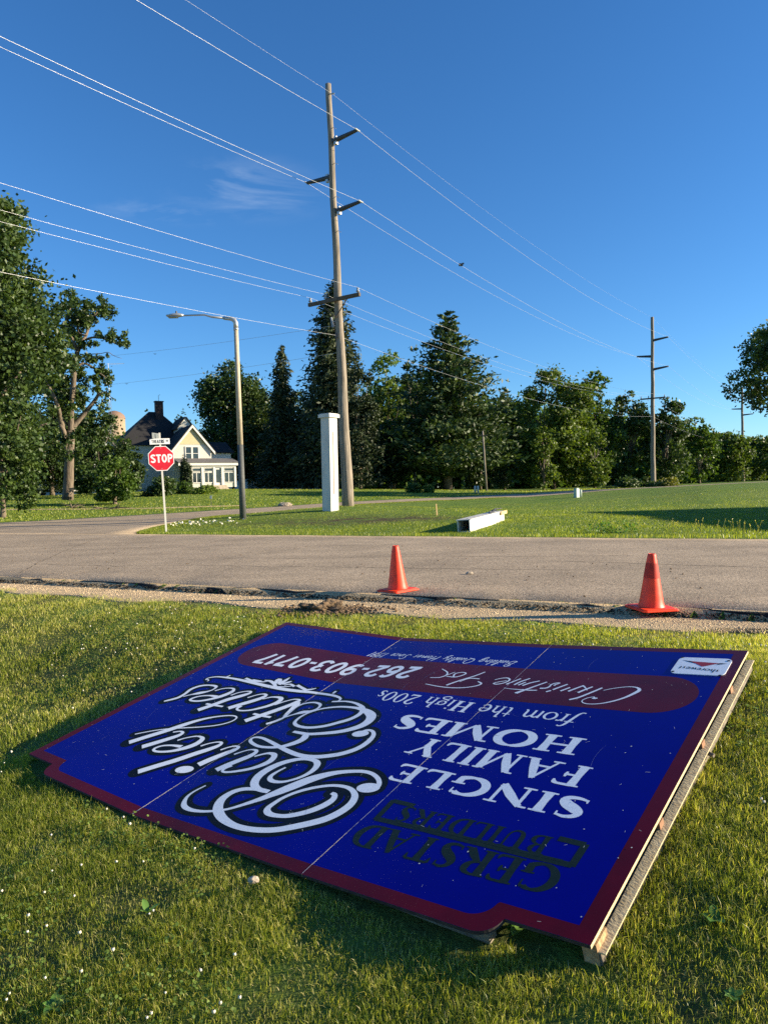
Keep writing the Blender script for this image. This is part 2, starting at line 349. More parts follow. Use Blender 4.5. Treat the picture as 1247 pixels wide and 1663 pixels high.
def S(u, v, off=0.0):
    kk = 0 if u < SEAM[0] else (1 if u < SEAM[1] else 2)
    u0, P, d, N = PAN[kk]; return P+d*(u-u0)+SV*v+N*off
def UV(px, py):
    r = ray(px, py)
    for kk in (0, 1, 2):
        u0, P, d, N = PAN[kk]; t = ((P-CAM)@N)/(r@N); Q = CAM+r*t-P; u = Q@d+u0; v = Q@SV
        hi_ = SEAM[kk] if kk < 2 else 99
        if u <= hi_+1e-6: return np.array([u, v])
    return np.array([u, v])

def copy_tree(o, parent=None):
    c = o.copy(); C.objects.link(c); c.parent = parent if parent is not None else o.parent
    for ch in list(o.children): copy_tree(ch, c)
    return c

# ------------------------------------------------------------------ building the fallen sign
M['blue'] = mat('blue_vinyl', (.001, .0018, .215, 1), (.001, .0018, .18, 1), 1.2, .17, .08, spec=.09, bscale=1.2, bdist=.003)
M['maroon'] = mat('maroon_vinyl', (.105, .0012, .010, 1), (.065, .0012, .008, 1), 3, .3, 0, spec=.16)
M['vinylblack'] = mat('black_vinyl', (.002, .002, .003, 1), (.004, .004, .006, 1), 30, .4, 0, spec=.15)
M['darkgreen'] = mat('dark_green_vinyl', (.008, .018, .014, 1), (.014, .026, .018, 1), 60, .4, 0, spec=.15)
M['reflective'] = mat('crazed_white_vinyl', (.88, .91, .92, 1), (.68, .74, .80, 1), 150, .45, .25, 260, bdist=.001, lo=.4, hi=.6)
M['ply_edge'] = mat('plywood_edge', (.72, .60, .36, 1), (.5, .38, .2, 1), 30, .8, .3, 60, stretch=(1, 1, 8))
M['lumber'] = mat('weathered_lumber', (.26, .22, .16, 1), (.10, .08, .06, 1), 12, .85, .4, 50, stretch=(1, 1, 6))
M['newlumber'] = mat('fresh_lumber', (.72, .50, .24, 1), (.55, .36, .15, 1), 10, .75, .3, 40)
M['edge_shade'] = mat('shade_painted_plywood_edge', (.05, .04, .035, 1), (.02, .016, .014, 1), 20, .9, .3, 60)  # shade of the near edges painted in as dark plywood; also covers the undersides
M['seam'] = mat('chipped_seam', (.62, .58, .6, 1), (.06, .06, .25, 1), 60, .7, 0, lo=.5, hi=.62)
M['speck'] = mat('grass_clippings', (.75, .75, .68, 1), (.5, .5, .4, 1), 30, .8)

sign_root = empty('fallen_sign', tuple(S(SW/2, HN/2, -.1)))
tag(sign_root, 'large blue real estate sign with maroon border lying upside down on the grass', 'sign')
def unroot(me):                        # meshes are made in world coordinates: shift them under the sign's empty
    me.transform(Matrix.Translation(-Vector(sign_root.location))); return me
RAMP = [0.0]
def ribbon_uv(P, w, off, mb, closed=False, step=.014, ramp=True):
    """a strip of vinyl: P Nx2 in board coordinates, w widths (m)"""
    P = np.array(P, float); w = np.array(w, float)*np.ones(len(P))
    sgl = np.r_[0, np.cumsum(np.linalg.norm(np.diff(P, axis=0), axis=1))]
    if sgl[-1] < 1e-6: return
    n = max(2, int(sgl[-1]/step)+1); t = np.linspace(0, sgl[-1], n)
    Q = np.stack([np.interp(t, sgl, P[:, 0]), np.interp(t, sgl, P[:, 1])], 1); W_ = np.interp(t, sgl, w)
    d = np.gradient(Q, axis=0); d /= np.maximum(np.linalg.norm(d, axis=1)[:, None], 1e-9); nn = np.stack([-d[:, 1], d[:, 0]], 1)
    RAMP[0] = (RAMP[0]+.000006) % .00016
    o = off+(RAMP[0] if ramp else 0)
    vs_ = []; nc = max(1, int(np.max(W_)/.013)) if abs(Q[:, 0]-SEAM[1]).min() < .12 or abs(Q[:, 0]-SEAM[0]).min() < .12 else 1
    for i in range(n):
        oo = o+(.00004*i/max(n-1, 1) if ramp else 0)
        for c_ in range(nc+1):
            q = Q[i]+nn[i]*(2*c_/nc-1)*W_[i]/2; vs_.append(S(q[0], q[1], oo))
    k_ = nc+1
    fs = [(k_*i+c_, k_*i+c_+1, k_*(i+1)+c_+1, k_*(i+1)+c_) for i in range(n-1) for c_ in range(nc)]
    mb.add(vs_, fs)
def spline(P, sub=7):
    P = np.array(P, float)
    if len(P) < 3: return P
    Q = np.vstack([2*P[0]-P[1], P, 2*P[-1]-P[-2]]); out = []
    for i in range(1, len(Q)-2):
        for t in np.linspace(0, 1, sub, endpoint=False):
            a, b, c, d = Q[i-1:i+3]
            out.append(.5*((2*b)+(-a+c)*t+(2*a-5*b+4*c-d)*t*t+(-a+3*b-3*c+d)*t**3))
    out.append(Q[-2]); return np.array(out)
def disc_uv(c, r, off, mb, n=20, ang=0):
    vs_ = [S(c[0], c[1], off)]
    for i in range(n):
        a = 2*math.pi*i/n; dx, dy = r[0]*math.cos(a), r[1]*math.sin(a)
        vs_.append(S(c[0]+dx*math.cos(ang)-dy*math.sin(ang), c[1]+dx*math.sin(ang)+dy*math.cos(ang), off))
    mb.add(vs_, [(0, 1+i, 1+(i+1) % n) for i in range(n)])
def fixn(mb):                          # all vinyl faces look up
    for i, f in enumerate(mb.f):
        a, b, c = [np.array(mb.v[j]) for j in f[:3]]
        if np.cross(b-a, c-a)[2] < 0: mb.f[i] = tuple(reversed(f))
def vinyl(mb, name, m, parent):
    fixn(mb); o = mb.build(name, m, parent); unroot(o.data); return o

NU = SP[13]-.03; RR = HF-HN
def edge_v(u):                         # outline of the sign's top edge: raised centre with rounded shoulders
    r = RR; x = min(u, SW-u)
    if x < NU: return HN
    if x < NU+r: return HN+math.sqrt(max(0, r*r-(NU+r-x)**2))
    return HF
TH = .014
for kk in range(3):
    u0 = [0, SEAM[0], SEAM[1]][kk]; u1 = [SEAM[0], SEAM[1], SW][kk]; e = .0012
    us = sorted(set([u0+e, u1-e]+[x for x in np.r_[NU-1e-4, NU+RR*(1-np.cos(np.linspace(0, math.pi/2, 9))), SW-NU+1e-4, SW-NU-RR*(1-np.cos(np.linspace(0, math.pi/2, 9)))] if u0+e < x < u1-e]))
    out = [(u0+e, 0), (u1-e, 0)]+[(u, edge_v(u)) for u in us[::-1]]
    kn = PAN[kk]
    T = [kn[1]+kn[2]*(u-kn[0])+SV*v for u, v in out]; B = [t-kn[3]*TH for t in T]
    n = len(out); mb = MB(); b0 = np.array(T)
    mb.add(T, [tuple(range(n))], 0)
    if np.cross(b0[1]-b0[0], b0[2]-b0[1])[2] < 0: mb.f[0] = tuple(reversed(mb.f[0]))
    for i in range(n):
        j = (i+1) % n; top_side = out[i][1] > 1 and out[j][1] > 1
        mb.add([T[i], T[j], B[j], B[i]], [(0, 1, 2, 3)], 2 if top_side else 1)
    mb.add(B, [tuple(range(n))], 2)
    o = mb.build('board', [M['blue'], M['ply_edge'], M['edge_shade']], sign_root); unroot(o.data)
# maroon border
bw = .064
mb = MB()
def edge_in(u):
    r = RR; x = min(u, SW-u)
    if x < NU+.055: return HN-bw
    if x < NU+.055+r: return HN-bw+math.sqrt(max(0, r*r-(NU+.055+r-x)**2))
    return HF-bw
def band(us, vo, vi):
    vs_ = []; 
    for u in us: vs_ += [S(u, vo(u), .00025), S(u, vi(u), .00025)]
    mb.add(vs_, [(2*i, 2*i+1, 2*i+3, 2*i+2) for i in range(len(us)-1)])
usb = sorted(set(list(np.linspace(bw, SW-bw, 200))+list(np.linspace(NU-.002, NU+RR+.06, 30))+list(np.linspace(SW-NU-RR-.06, SW-NU+.002, 30))+[s_+q for s_ in SEAM for q in (-.001, .001)]))
band(usb, lambda u: edge_v(u)-.0005, edge_in); band(usb, lambda u: .0005, lambda u: bw*.85)
for ua, ub in ((.0005, bw), (SW-bw, SW-.0005)):
    mb.add([S(ua, .0005, .0002), S(ub, .0005, .0002), S(ub, HN-.0005, .0002), S(ua, HN-.0005, .0002)], [(0, 1, 2, 3)])
border = vinyl(mb, 'border', M['maroon'], sign_root)
# telephone band (pill)
mb = MB(); ua, ub, v0, v1 = .118, 3.56, .385, .815
def bandv(u, q):                      # rounded ends
    r = (v1-v0)/2; x = min(u-ua, ub-u)
    h_ = r if x > r else math.sqrt(max(0, r*r-(r-x)**2))
    return (v0+v1)/2+(h_ if q else -h_)
usb = np.r_[ua+.215*(1-np.cos(np.linspace(0, math.pi/2, 14))), np.linspace(ua+.216, ub-.216, 140), ub-.215*(1-np.cos(np.linspace(math.pi/2, 0, 14)))]
usb = np.sort(np.r_[usb, [s_+q for s_ in SEAM for q in (-.001, .001)]])
vs_ = []
for u in usb: vs_ += [S(u, bandv(u, 0), .0003), S(u, bandv(u, 1), .0003)]
mb.add(vs_, [(2*i, 2*i+1, 2*i+3, 2*i+2) for i in range(len(usb)-1)])
phone_band = vinyl(mb, 'phone_band', M['maroon'], sign_root)

# --- script lettering: strokes followed from the photograph, then laid on the boards
TS = 200/1247
TILE = {'A': (440, 1220, TS), 'B': (280, 1220, TS), 'C': (190, 1150, TS), 'D': (350, 1140, TS), 'E': (250, 1080, TS), 'F': (430, 1080, TS),
        '1': (640, 1060, 220/1247), '2': (840, 1070, 220/1247)}
def px_stroke(segs):
    """segs: list of (tile, [(x,y[,w])...]) -> uv points and widths"""
    P = []; W_ = []; lastw = .02
    for tl, pts in segs:
        ox, oy, sc = TILE[tl]
        for p in pts:
            P.append(UV(ox+p[0]*sc, oy+p[1]*sc)); lastw = p[2]/1000 if len(p) > 2 else lastw; W_.append(lastw)
    A = spline(np.c_[np.array(P), np.array(W_)]); return A[:, :2], np.maximum(A[:, 2], .004)
BA = [  # Bailey Estates
 [('A', [(1000, 385, 40), (1060, 378, 32), (1095, 335, 26), (1085, 280, 24), (1030, 232), (950, 208, 26), (850, 204, 28), (700, 214, 36), (560, 240, 50), (400, 287, 66), (250, 345, 70), (100, 405, 62)]), ('B', [(998, 443, 50), (900, 482, 40), (750, 532, 28), (600, 578, 20), (500, 598, 18), (400, 608), (300, 610, 20), (200, 598, 24), (135, 570, 28), (118, 530, 28), (150, 465, 20), (220, 410, 15), (340, 348, 12)])],
 [('B', [(975, 412, 30), (900, 392, 28), (800, 382), (700, 388, 34), (600, 420, 42), (510, 480, 50), (467, 550, 52), (470, 620, 50), (520, 690, 44), (620, 750, 36), (750, 785, 36), (900, 800, 38), (1050, 796, 40)]), ('A', [(200, 772, 44), (400, 730, 46), (560, 685, 48), (700, 618, 48), (800, 545, 44), (848, 470, 36), (835, 410, 28), (780, 370, 24), (680, 350, 22), (560, 352, 22), (400, 378, 24), (250, 420, 24), (120, 475, 24)]), ('B', [(1028, 530, 30), (965, 580, 34), (965, 620, 34), (1010, 645, 30), (1100, 657, 28)]), ('A', [(200, 652, 34), (350, 620, 38), (480, 575, 42), (580, 525, 42), (635, 480, 34), (645, 440, 26), (612, 425, 20)])],
 [('D', [(712, 664, 14), (640, 700, 18), (575, 740, 26), (550, 775, 28), (580, 803, 26), (660, 812, 22), (760, 795, 20), (880, 755, 24), (980, 700, 34), (1030, 640, 38), (1018, 602, 32), (960, 583, 26), (880, 578, 28), (780, 592, 36), (660, 625, 46), (540, 680, 54), (450, 740, 56), (403, 800, 50), (400, 850, 42), (440, 885, 32), (500, 905, 26), (538, 912, 22)])],
 [('D', [(395, 553, 14), (480, 530, 18), (550, 520, 22), (598, 540, 34), (560, 595, 44), (470, 640, 38), (350, 678, 28), (210, 703, 22), (110, 712, 18), (70, 700, 16), (100, 672, 24), (160, 640, 44)])],
 [('D', [(10, 690, 50), (120, 640, 48), (250, 588, 46), (350, 548, 42), (410, 510, 30), (408, 488, 18), (350, 485, 12), (270, 505, 12), (190, 532, 16)])],
 [('C', [(828, 574, 50), (950, 520, 48), (1090, 465, 46), (1190, 425, 38), (1232, 398, 24), (1205, 385, 14), (1130, 398, 12), (1050, 425, 14)])],
 [('C', [(215, 645, 50), (400, 588, 48), (600, 528, 48), (800, 460, 46), (950, 412, 40), (1035, 378, 30), (1062, 350, 18), (1015, 345, 12), (930, 360, 12), (850, 385, 16)])],
 [('C', [(655, 390, 30), (560, 378, 18), (460, 383, 16), (385, 408, 20), (378, 432, 18), (440, 443, 20), (560, 435, 26), (690, 405, 40), (800, 365, 44), (862, 320, 36), (858, 295, 20), (800, 286, 14), (700, 303, 12), (615, 328, 16)])],
 [('C', [(255, 393, 48), (400, 350, 46), (530, 310, 42), (620, 280, 36), (668, 252, 24), (645, 236, 14), (570, 245, 14)])],
 [('C', [(125, 348, 48), (300, 292, 46), (480, 237, 46), (650, 180, 46), (800, 132, 34), (950, 97, 20), (1100, 78, 14), (1190, 80, 12), (1212, 102, 12), (1150, 140, 12), (1020, 173, 12), (850, 192, 12), (700, 200, 12), (550, 208, 12), (400, 225, 11), (270, 248, 11), (185, 265, 11)])],
 # Estates
 [('F', [(680, 372, 16), (740, 370), (830, 370), (920, 388, 20), (985, 425, 28), (990, 460, 32), (950, 505, 34), (860, 550, 34), (740, 585, 34), (600, 620, 30), (450, 635, 26), (350, 622, 24), (305, 595, 24), (320, 560, 22), (390, 510, 18), (480, 472, 16), (600, 440, 18), (740, 425, 20), (850, 427, 22), (960, 442, 30), (1040, 475, 50), (1078, 515, 60), (1060, 560, 60), (1000, 605, 56), (900, 643, 48), (760, 675, 38), (600, 692, 32), (450, 700, 28), (370, 690, 26), (290, 675, 22)])],
 [('F', [(418, 705, 40), (395, 745, 50), (330, 780, 48), (240, 810, 40), (150, 830, 28), (50, 835, 24)]), ('D', [(440, 450, 22), (370, 415, 22), (355, 385, 22), (395, 360, 20), (470, 365, 20), (560, 405, 24), (640, 450, 28), (740, 500, 32), (850, 540, 34), (970, 556, 36)]), ('F', [(600, 926, 38), (760, 903, 40), (900, 862, 40), (1000, 812, 38), (1070, 755, 34), (1102, 705, 26), (1085, 668, 20), (1030, 662, 24), (980, 685, 34)])],
 [('F', [(15, 598, 22), (110, 570, 26), (190, 530, 32), (250, 475, 26), (320, 425, 22), (400, 392, 18), (500, 380, 18), (562, 400, 20), (540, 438, 18), (470, 468, 24), (380, 480, 40), (300, 500, 16), (190, 535, 12)])],
 [('F', [(185, 535, 28), (255, 470, 34), (315, 410, 44), (335, 380, 40)])],
 [('D', [(300, 193, 46), (430, 148, 44), (600, 90, 44), (750, 35, 42), (835, -5, 34), (850, -22, 18), (790, -25, 12), (690, 0, 12), (600, 30, 14)])],
 [('D', [(385, 120, 20), (460, 138, 22), (560, 156, 20)])],
 [('F', [(-20, 345, 12), (80, 325, 16), (165, 335, 30), (140, 372, 38), (50, 410, 32), (-60, 440, 26)]), ('E', [(960, 460, 18), (870, 462, 16), (842, 445, 18), (880, 415, 34)])],
 [('E', [(755, 438, 46), (880, 400, 44), (1000, 365, 44), (1090, 335, 38), (1138, 307, 24), (1110, 294, 14), (1040, 305, 12), (950, 332, 14)])],
 [('E', [(448, 457, 46), (600, 405, 44), (750, 350, 44), (880, 315, 42), (965, 288, 28), (985, 270, 16), (930, 268, 12), (850, 283, 12), (780, 308, 14)])],
 [('E', [(530, 393, 18), (600, 406, 20), (700, 422, 18)])],
 [('E', [(640, 320, 30), (560, 310, 18), (460, 318, 16), (382, 342, 22), (375, 360, 18), (450, 366, 22), (560, 350, 28), (680, 318, 40), (780, 278, 36), (812, 248, 20), (780, 235, 14), (700, 240, 12), (620, 262, 14)])],
 [('E', [(105, 368, 20), (200, 345, 28), (260, 325, 30), (320, 290, 26), (380, 245, 28), (470, 213, 26), (560, 205, 18), (632, 217, 24), (605, 247, 14), (540, 270, 22), (460, 285, 38), (380, 300, 14), (300, 320, 12)])],
]
ORN = [
 [('E', [(540, 166, 8), (556, 157, 10), (545, 146, 10), (525, 150, 12), (560, 130, 14), (640, 120, 16), (720, 126, 20), (830, 142, 24), (950, 168, 30), (1080, 198, 34), (1200, 225, 34)]), ('F', [(200, 247, 36), (350, 266, 34), (500, 280, 28), (640, 300, 24), (725, 318, 22), (768, 342, 16), (740, 368, 14), (690, 372, 14)])],
 [('E', [(735, 124, 20), (778, 104, 8)])], [('E', [(930, 135, 22), (1000, 160, 18), (1100, 172, 14), (1170, 160, 10)])], [('E', [(1000, 150, 16), (1090, 165, 14)])],
 [('F', [(0, 155, 10), (60, 165, 24), (100, 195, 26), (110, 225, 20)])], [('F', [(110, 190, 26), (130, 150, 30), (160, 150, 24), (150, 190, 30)])],
 [('F', [(150, 200, 26), (205, 160, 30), (255, 128, 8)])], [('F', [(180, 195, 26), (240, 175, 26), (275, 165, 8)])],
 [('F', [(200, 205, 14), (260, 195, 16), (300, 218, 22)])], [('F', [(330, 205, 26), (365, 225, 22), (410, 250, 26)])], [('F', [(400, 255, 24), (470, 248, 18), (522, 236, 8)])],
 [('F', [(690, 290, 18), (722, 265, 18)])], [('F', [(20, 205, 18), (90, 218, 16), (200, 222, 12), (280, 212, 8)])]]
bl = [px_stroke(s_) for s_ in BA]; orn = [px_stroke(s_) for s_ in ORN]
outl = MB(); face = MB()
dots = [(UV(190+685*TS, 1150+623*TS), (.058, .035), .35), (UV(440+985*TS, 1220+372*TS), (.062, .04), .2), (UV(430+968*TS, 1080+697*TS), (.052, .034), .25)]
for P, w in bl: ribbon_uv(P, w+.062, .0005, outl)
for P, w in orn: ribbon_uv(P, w+.04, .0005, outl)
RAMP[0] = 0
def caps(P, w, ex, off, mb):
    for q in (0, -1): 
        RAMP[0] = (RAMP[0]+.000005) % .00016; disc_uv(P[q], ((w[q]+ex)/2,)*2, off+RAMP[0]+.00005, mb, 14)
for P, w in bl: caps(P, w, .062, .0005, outl)
for P, w in orn: caps(P, w, .04, .0005, outl)
for P, w in bl: ribbon_uv(P, w, .0009, face)
for P, w in orn: ribbon_uv(P, w, .0009, face)
for c_, r_, a_ in dots:
    RAMP[0] += .00002; disc_uv(c_, (r_[0]+.03, r_[1]+.03),   .0005+RAMP[0], outl, 24, a_); disc_uv(c_, r_, .0012, face, 24, a_)
lo_ = vinyl(outl, 'lettering_outline', M['vinylblack'], sign_root)
lf_ = vinyl(face, 'script_lettering', M['reflective'], sign_root); tag(lf_, 'white script lettering reading Bailey Estates')

# --- agent's name in a brush script
CF = [
 [('2', [(735, 362, 16), (690, 368, 18), (715, 352, 10), (655, 358, 8), (600, 380, 8), (595, 400, 8), (640, 415, 9), (740, 415, 10), (860, 395, 14), (980, 360, 18), (1080, 315, 26), (1120, 290, 26), (1105, 268, 16), (1040, 258, 9), (950, 264, 8), (860, 277, 7), (790, 292, 6)])],
 [('2', [(475, 377, 18), (560, 357, 18), (680, 310, 18), (780, 268, 16)])], [('2', [(556, 312, 20), (620, 285, 18), (692, 258, 14)])], [('2', [(640, 290, 8), (620, 262, 10), (600, 248, 18)])],
 [('2', [(465, 300, 18), (540, 272, 16), (610, 246, 14)])], [('2', [(395, 297, 18), (484, 264, 14)])], [('2', [(325, 285, 18), (400, 257, 16), (462, 235, 14)])], [('2', [(262, 305, 16), (308, 292, 16)])],
 [('2', [(205, 272, 18), (265, 270, 16), (300, 252, 14), (305, 240, 14), (350, 225, 12), (395, 222, 12), (350, 238, 12), (335, 248, 14)])],
 [('2', [(-10, 318, 18), (120, 268, 18), (272, 214, 14)])], [('2', [(40, 283, 12), (110, 290, 14), (180, 290, 12)])], [('2', [(45, 247, 18), (120, 222, 16), (205, 204, 14)])],
 [('1', [(1110, 372, 18), (1180, 350, 18), (1260, 322, 16)])], [('1', [(1010, 325, 5), (1080, 335, 8), (1180, 342, 12)])], [('1', [(1102, 297, 18), (1170, 265, 16), (1250, 238, 14)])], [('1', [(1030, 292, 16), (1100, 265, 16), (1165, 240, 14)])], [('1', [(1140, 300, 16), (1210, 272, 14)])],
 [('1', [(1035, 258, 9), (975, 268, 9), (928, 277, 10), (912, 286, 12), (950, 291, 12), (1020, 276, 13), (1062, 252, 15), (1045, 234, 13), (990, 236, 11), (925, 250, 8)])],
 [('1', [(288, 288, 8), (400, 310, 11), (520, 323, 12), (650, 322, 12), (760, 305, 14), (802, 285, 16), (770, 266, 10)])], [('1', [(480, 300, 20), (600, 258, 17), (740, 215, 15), (838, 178, 12)])],
 [('1', [(600, 268, 8), (690, 238, 12), (785, 242, 12)])],
 [('1', [(480, 218, 10), (560, 225, 14), (630, 208, 14), (662, 190, 14), (620, 182, 10), (560, 195, 14), (545, 222, 14)])], [('1', [(330, 230, 9), (420, 228, 11), (478, 208, 14), (488, 180, 12), (440, 150, 8)])], [('1', [(410, 232, 10), (470, 212, 10), (560, 180, 9)])]]
mb = MB()
for s_ in CF: P, w = px_stroke(s_); ribbon_uv(P, w*.78, .0009, mb)
cn_ = vinyl(mb, 'name_lettering', M['reflective'], sign_root); tag(cn_, 'white brush script reading Christine Fox')

# --- drawn alphabets: each glyph is (advance, strokes [(x, y, width) ...]) on a cap height of 1
def arc(cx, cy, rx, ry, a0, a1, w, n=14, wf=None):
    return [(cx+rx*math.cos(math.radians(a0+(a1-a0)*i/n)), cy+ry*math.sin(math.radians(a0+(a1-a0)*i/n)), (w if wf is None else w*wf(math.radians(a0+(a1-a0)*i/n)))) for i in range(n+1)]
thick = lambda a: .38+.62*abs(math.cos(a))
TK, TN = .17, .055
def st(x, y0, y1, w=TK): return [(x, y0+.02, w*1.1), (x, (y0+y1)/2, w*.9), (x, y1-.02, w*1.1)]
def sf(x, y, l=.36, w=TN): return [(x-l/2, y, w*.7), (x, y, w), (x+l/2, y, w*.7)]
T0, T1 = .03, .97
SER = {
 'I': (.46, [st(.23, 0, 1), sf(.23, T0), sf(.23, T1)]),
 'L': (.76, [st(.23, 0, 1), sf(.23, T1), sf(.2, T0, .3), [(.23, T0, .07), (.6, T0, .07), (.7, .06, .1), (.73, .2, .04)]]),
 'E': (.76, [st(.23, 0, 1), sf(.18, T0, .26), sf(.18, T1, .26), [(.23, T0, .07), (.6, T0, .07), (.7, .06, .1), (.73, .2, .04)], [(.23, T1, .07), (.58, T1, .07), (.66, .93, .1), (.69, .8, .04)], [(.23, .52, .06), (.5, .52, .06)], [(.52, .4, .04), (.52, .52, .08), (.52, .64, .04)]]),
 'F': (.72, [st(.23, 0, 1), sf(.23, T0), sf(.18, T1, .26), [(.23, T1, .07), (.58, T1, .07), (.66, .93, .1), (.69, .8, .04)], [(.23, .5, .06), (.5, .5, .06)], [(.52, .38, .04), (.52, .5, .08), (.52, .62, .04)]]),
 'H': (.98, [st(.23, 0, 1), st(.75, 0, 1), sf(.23, T0), sf(.23, T1), sf(.75, T0), sf(.75, T1), [(.23, .52, .06), (.75, .52, .06)]]),
 'N': (.98, [[(.2, .02, .07), (.2, .98, .07)], [(.16, .96, .12), (.5, .5, .19), (.8, .04, .16)], [(.8, .02, .07), (.8, .98, .07)], sf(.2, T0, .3), sf(.1, T1, .2), sf(.8, T1, .3)]),
 'M': (1.2, [[(.2, .02, .07), (.24, .98, .07)], [(.22, .96, .15), (.42, .5, .19), (.6, .04, .15)], [(.6, .04, .06), (.96, .96, .08)], [(.98, .97, .18), (1.0, .5, .17), (1.02, .02, .19)], sf(.2, T0, .3), sf(1.02, T0, .34), sf(.14, T1, .2), sf(1.06, T1, .2)]),
 'A': (.98, [[(.16, .03, .05), (.5, .97, .07)], [(.48, .97, .12), (.64, .5, .18), (.8, .03, .18)], [(.28, .34, .06), (.68, .34, .06)], sf(.16, T0, .3), sf(.82, T0, .34)]),
 'Y': (.94, [st(.47, 0, .5), [(.47, .45, .16), (.3, .75, .17), (.16, .97, .16)], [(.49, .45, .06), (.68, .78, .06), (.8, .97, .06)], sf(.47, T0), sf(.17, T1, .32), sf(.8, T1, .28)]),
 'O': (1.0, [arc(.5, .5, .38, .48, 0, 360, .19, 36, lambda a: .3+.7*abs(math.cos(a)))]),
 'S': (.68, [[(.12, .2, .03), (.13, .04, .05)], [(.13, .08, .05), (.3, .03, .08), (.48, .07, .11), (.55, .22, .18), (.45, .4, .22), (.28, .54, .22), (.16, .7, .18), (.2, .88, .11), (.36, .97, .08), (.52, .93, .05)], [(.53, .97, .05), (.54, .78, .03)]]),
 'G': (.98, [arc(.52, .5, .4, .47, 62, 300, .19, 24, thick), [(.62, .96, .07), (.76, .9, .06), (.8, .97, .05), (.8, .7, .03)], [(.66, .05, .09), (.8, .14, .16), (.8, .38, .17)], sf(.8, .42, .34)]),
 'R': (.94, [st(.23, 0, 1), sf(.23, T0), sf(.15, T1, .2), [(.2, T1, .06), (.42, T1, .07), (.6, .9, .12), (.64, .75, .17), (.58, .58, .11), (.42, .5, .06), (.23, .5, .06)], [(.42, .5, .12), (.62, .28, .18), (.8, .04, .18)], sf(.86, T0, .22)]),
 'T': (.86, [st(.43, 0, 1), sf(.43, T0), [(.1, T1, .07), (.76, T1, .07)], [(.08, .76, .03), (.1, .97, .1)], [(.78, .76, .03), (.76, .97, .1)]]),
 'D': (.96, [st(.23, 0, 1), sf(.15, T0, .2), sf(.15, T1, .2), [(.2, T1, .06), (.45, .96, .07), (.68, .85, .13), (.8, .6, .18), (.8, .4, .18), (.68, .15, .13), (.45, .04, .07), (.2, T0, .06)]]),
 'B': (.84, [st(.23, 0, 1), sf(.15, T0, .2), sf(.15, T1, .2), [(.2, T1, .06), (.42, .97, .07), (.57, .88, .13), (.59, .74, .16), (.52, .6, .1), (.4, .53, .06), (.23, .53, .06)], [(.4, .53, .06), (.58, .46, .1), (.67, .3, .17), (.62, .13, .13), (.45, .04, .07), (.2, T0, .06)]]),
 'U': (.98, [[(.24, .97, .18), (.24, .4, .17), (.3, .14, .14), (.48, .04, .09), (.66, .12, .07), (.76, .35, .07), (.77, .97, .07)], sf(.24, T1), sf(.77, T1, .28)]),
 'f': (.42, [[(-.1, -.22, .07), (.02, -.24, .06), (.14, -.05, .1), (.26, .5, .12), (.36, .9, .1), (.48, 1.04, .06), (.6, 1.0, .08)], [(.08, .62, .05), (.46, .62, .05)]]),
 'r': (.44, [[(.12, 0, .1), (.16, .64, .1)], [(.16, .45, .05), (.28, .62, .07), (.4, .6, .1)], sf(.12, .02, .22, .05)]),
 'o': (.62, [arc(.3, .32, .24, .31, 0, 360, .11, 24, thick)]),
 'm': (.98, [[(.12, 0, .1), (.14, .64, .1)], [(.14, .42, .05), (.28, .62, .08), (.42, .55, .1), (.42, 0, .1)], [(.44, .42, .05), (.58, .62, .08), (.74, .55, .1), (.76, .1, .1), (.86, .02, .05)]]),
 't': (.42, [[(.2, .86, .05), (.18, .3, .1), (.2, .06, .1), (.34, .04, .05)], [(.04, .62, .05), (.38, .62, .05)]]),
 'h': (.66, [[(.14, 0, .1), (.14, 1, .1)], [(.14, .42, .05), (.3, .62, .08), (.46, .52, .1), (.48, 0, .1)], sf(.14, .02, .2, .05), sf(.48, .02, .2, .05), sf(.08, .98, .14, .05)]),
 'e': (.54, [[(.1, .34, .05), (.46, .36, .05), (.44, .55, .08), (.28, .64, .07), (.1, .5, .11), (.07, .28, .12), (.16, .06, .09), (.3, .01, .07), (.48, .12, .04)]]),
 'i': (.34, [[(.15, 0, .1), (.15, .64, .1)], sf(.15, .02, .2, .05), [(.15, .82, .1), (.15, .92, .1)]]),
 'g': (.58, [arc(.27, .42, .18, .2, 0, 360, .1, 20, thick), [(.15, .2, .06), (.1, .08, .07), (.4, .02, .08), (.48, -.12, .07), (.3, -.25, .06), (.1, -.2, .07), (.08, -.08, .06), (.16, .0, .05)], [(.4, .58, .05), (.52, .62, .07)]]),
 's': (.46, [[(.08, .14, .04), (.2, .02, .06), (.34, .1, .1), (.3, .26, .11), (.14, .4, .11), (.12, .54, .08), (.24, .63, .06), (.36, .52, .04)]]),
 'w': (.8, [[(.05, .64, .1), (.22, .02, .1)], [(.22, .02, .06), (.38, .6, .06)], [(.38, .64, .1), (.56, .02, .1)], [(.56, .02, .06), (.72, .64, .06)]]),
 '2': (.64, [[(.1, .76, .1), (.18, .94, .08), (.34, .98, .08), (.48, .84, .13), (.44, .62, .13), (.28, .34, .09), (.1, .08, .06)], [(.08, .05, .1), (.52, .05, .1), (.56, .18, .05)]]),
 '0': (.66, [arc(.32, .5, .22, .47, 0, 360, .12, 24, thick)]), ' ': (.34, [])}
B1 = .17
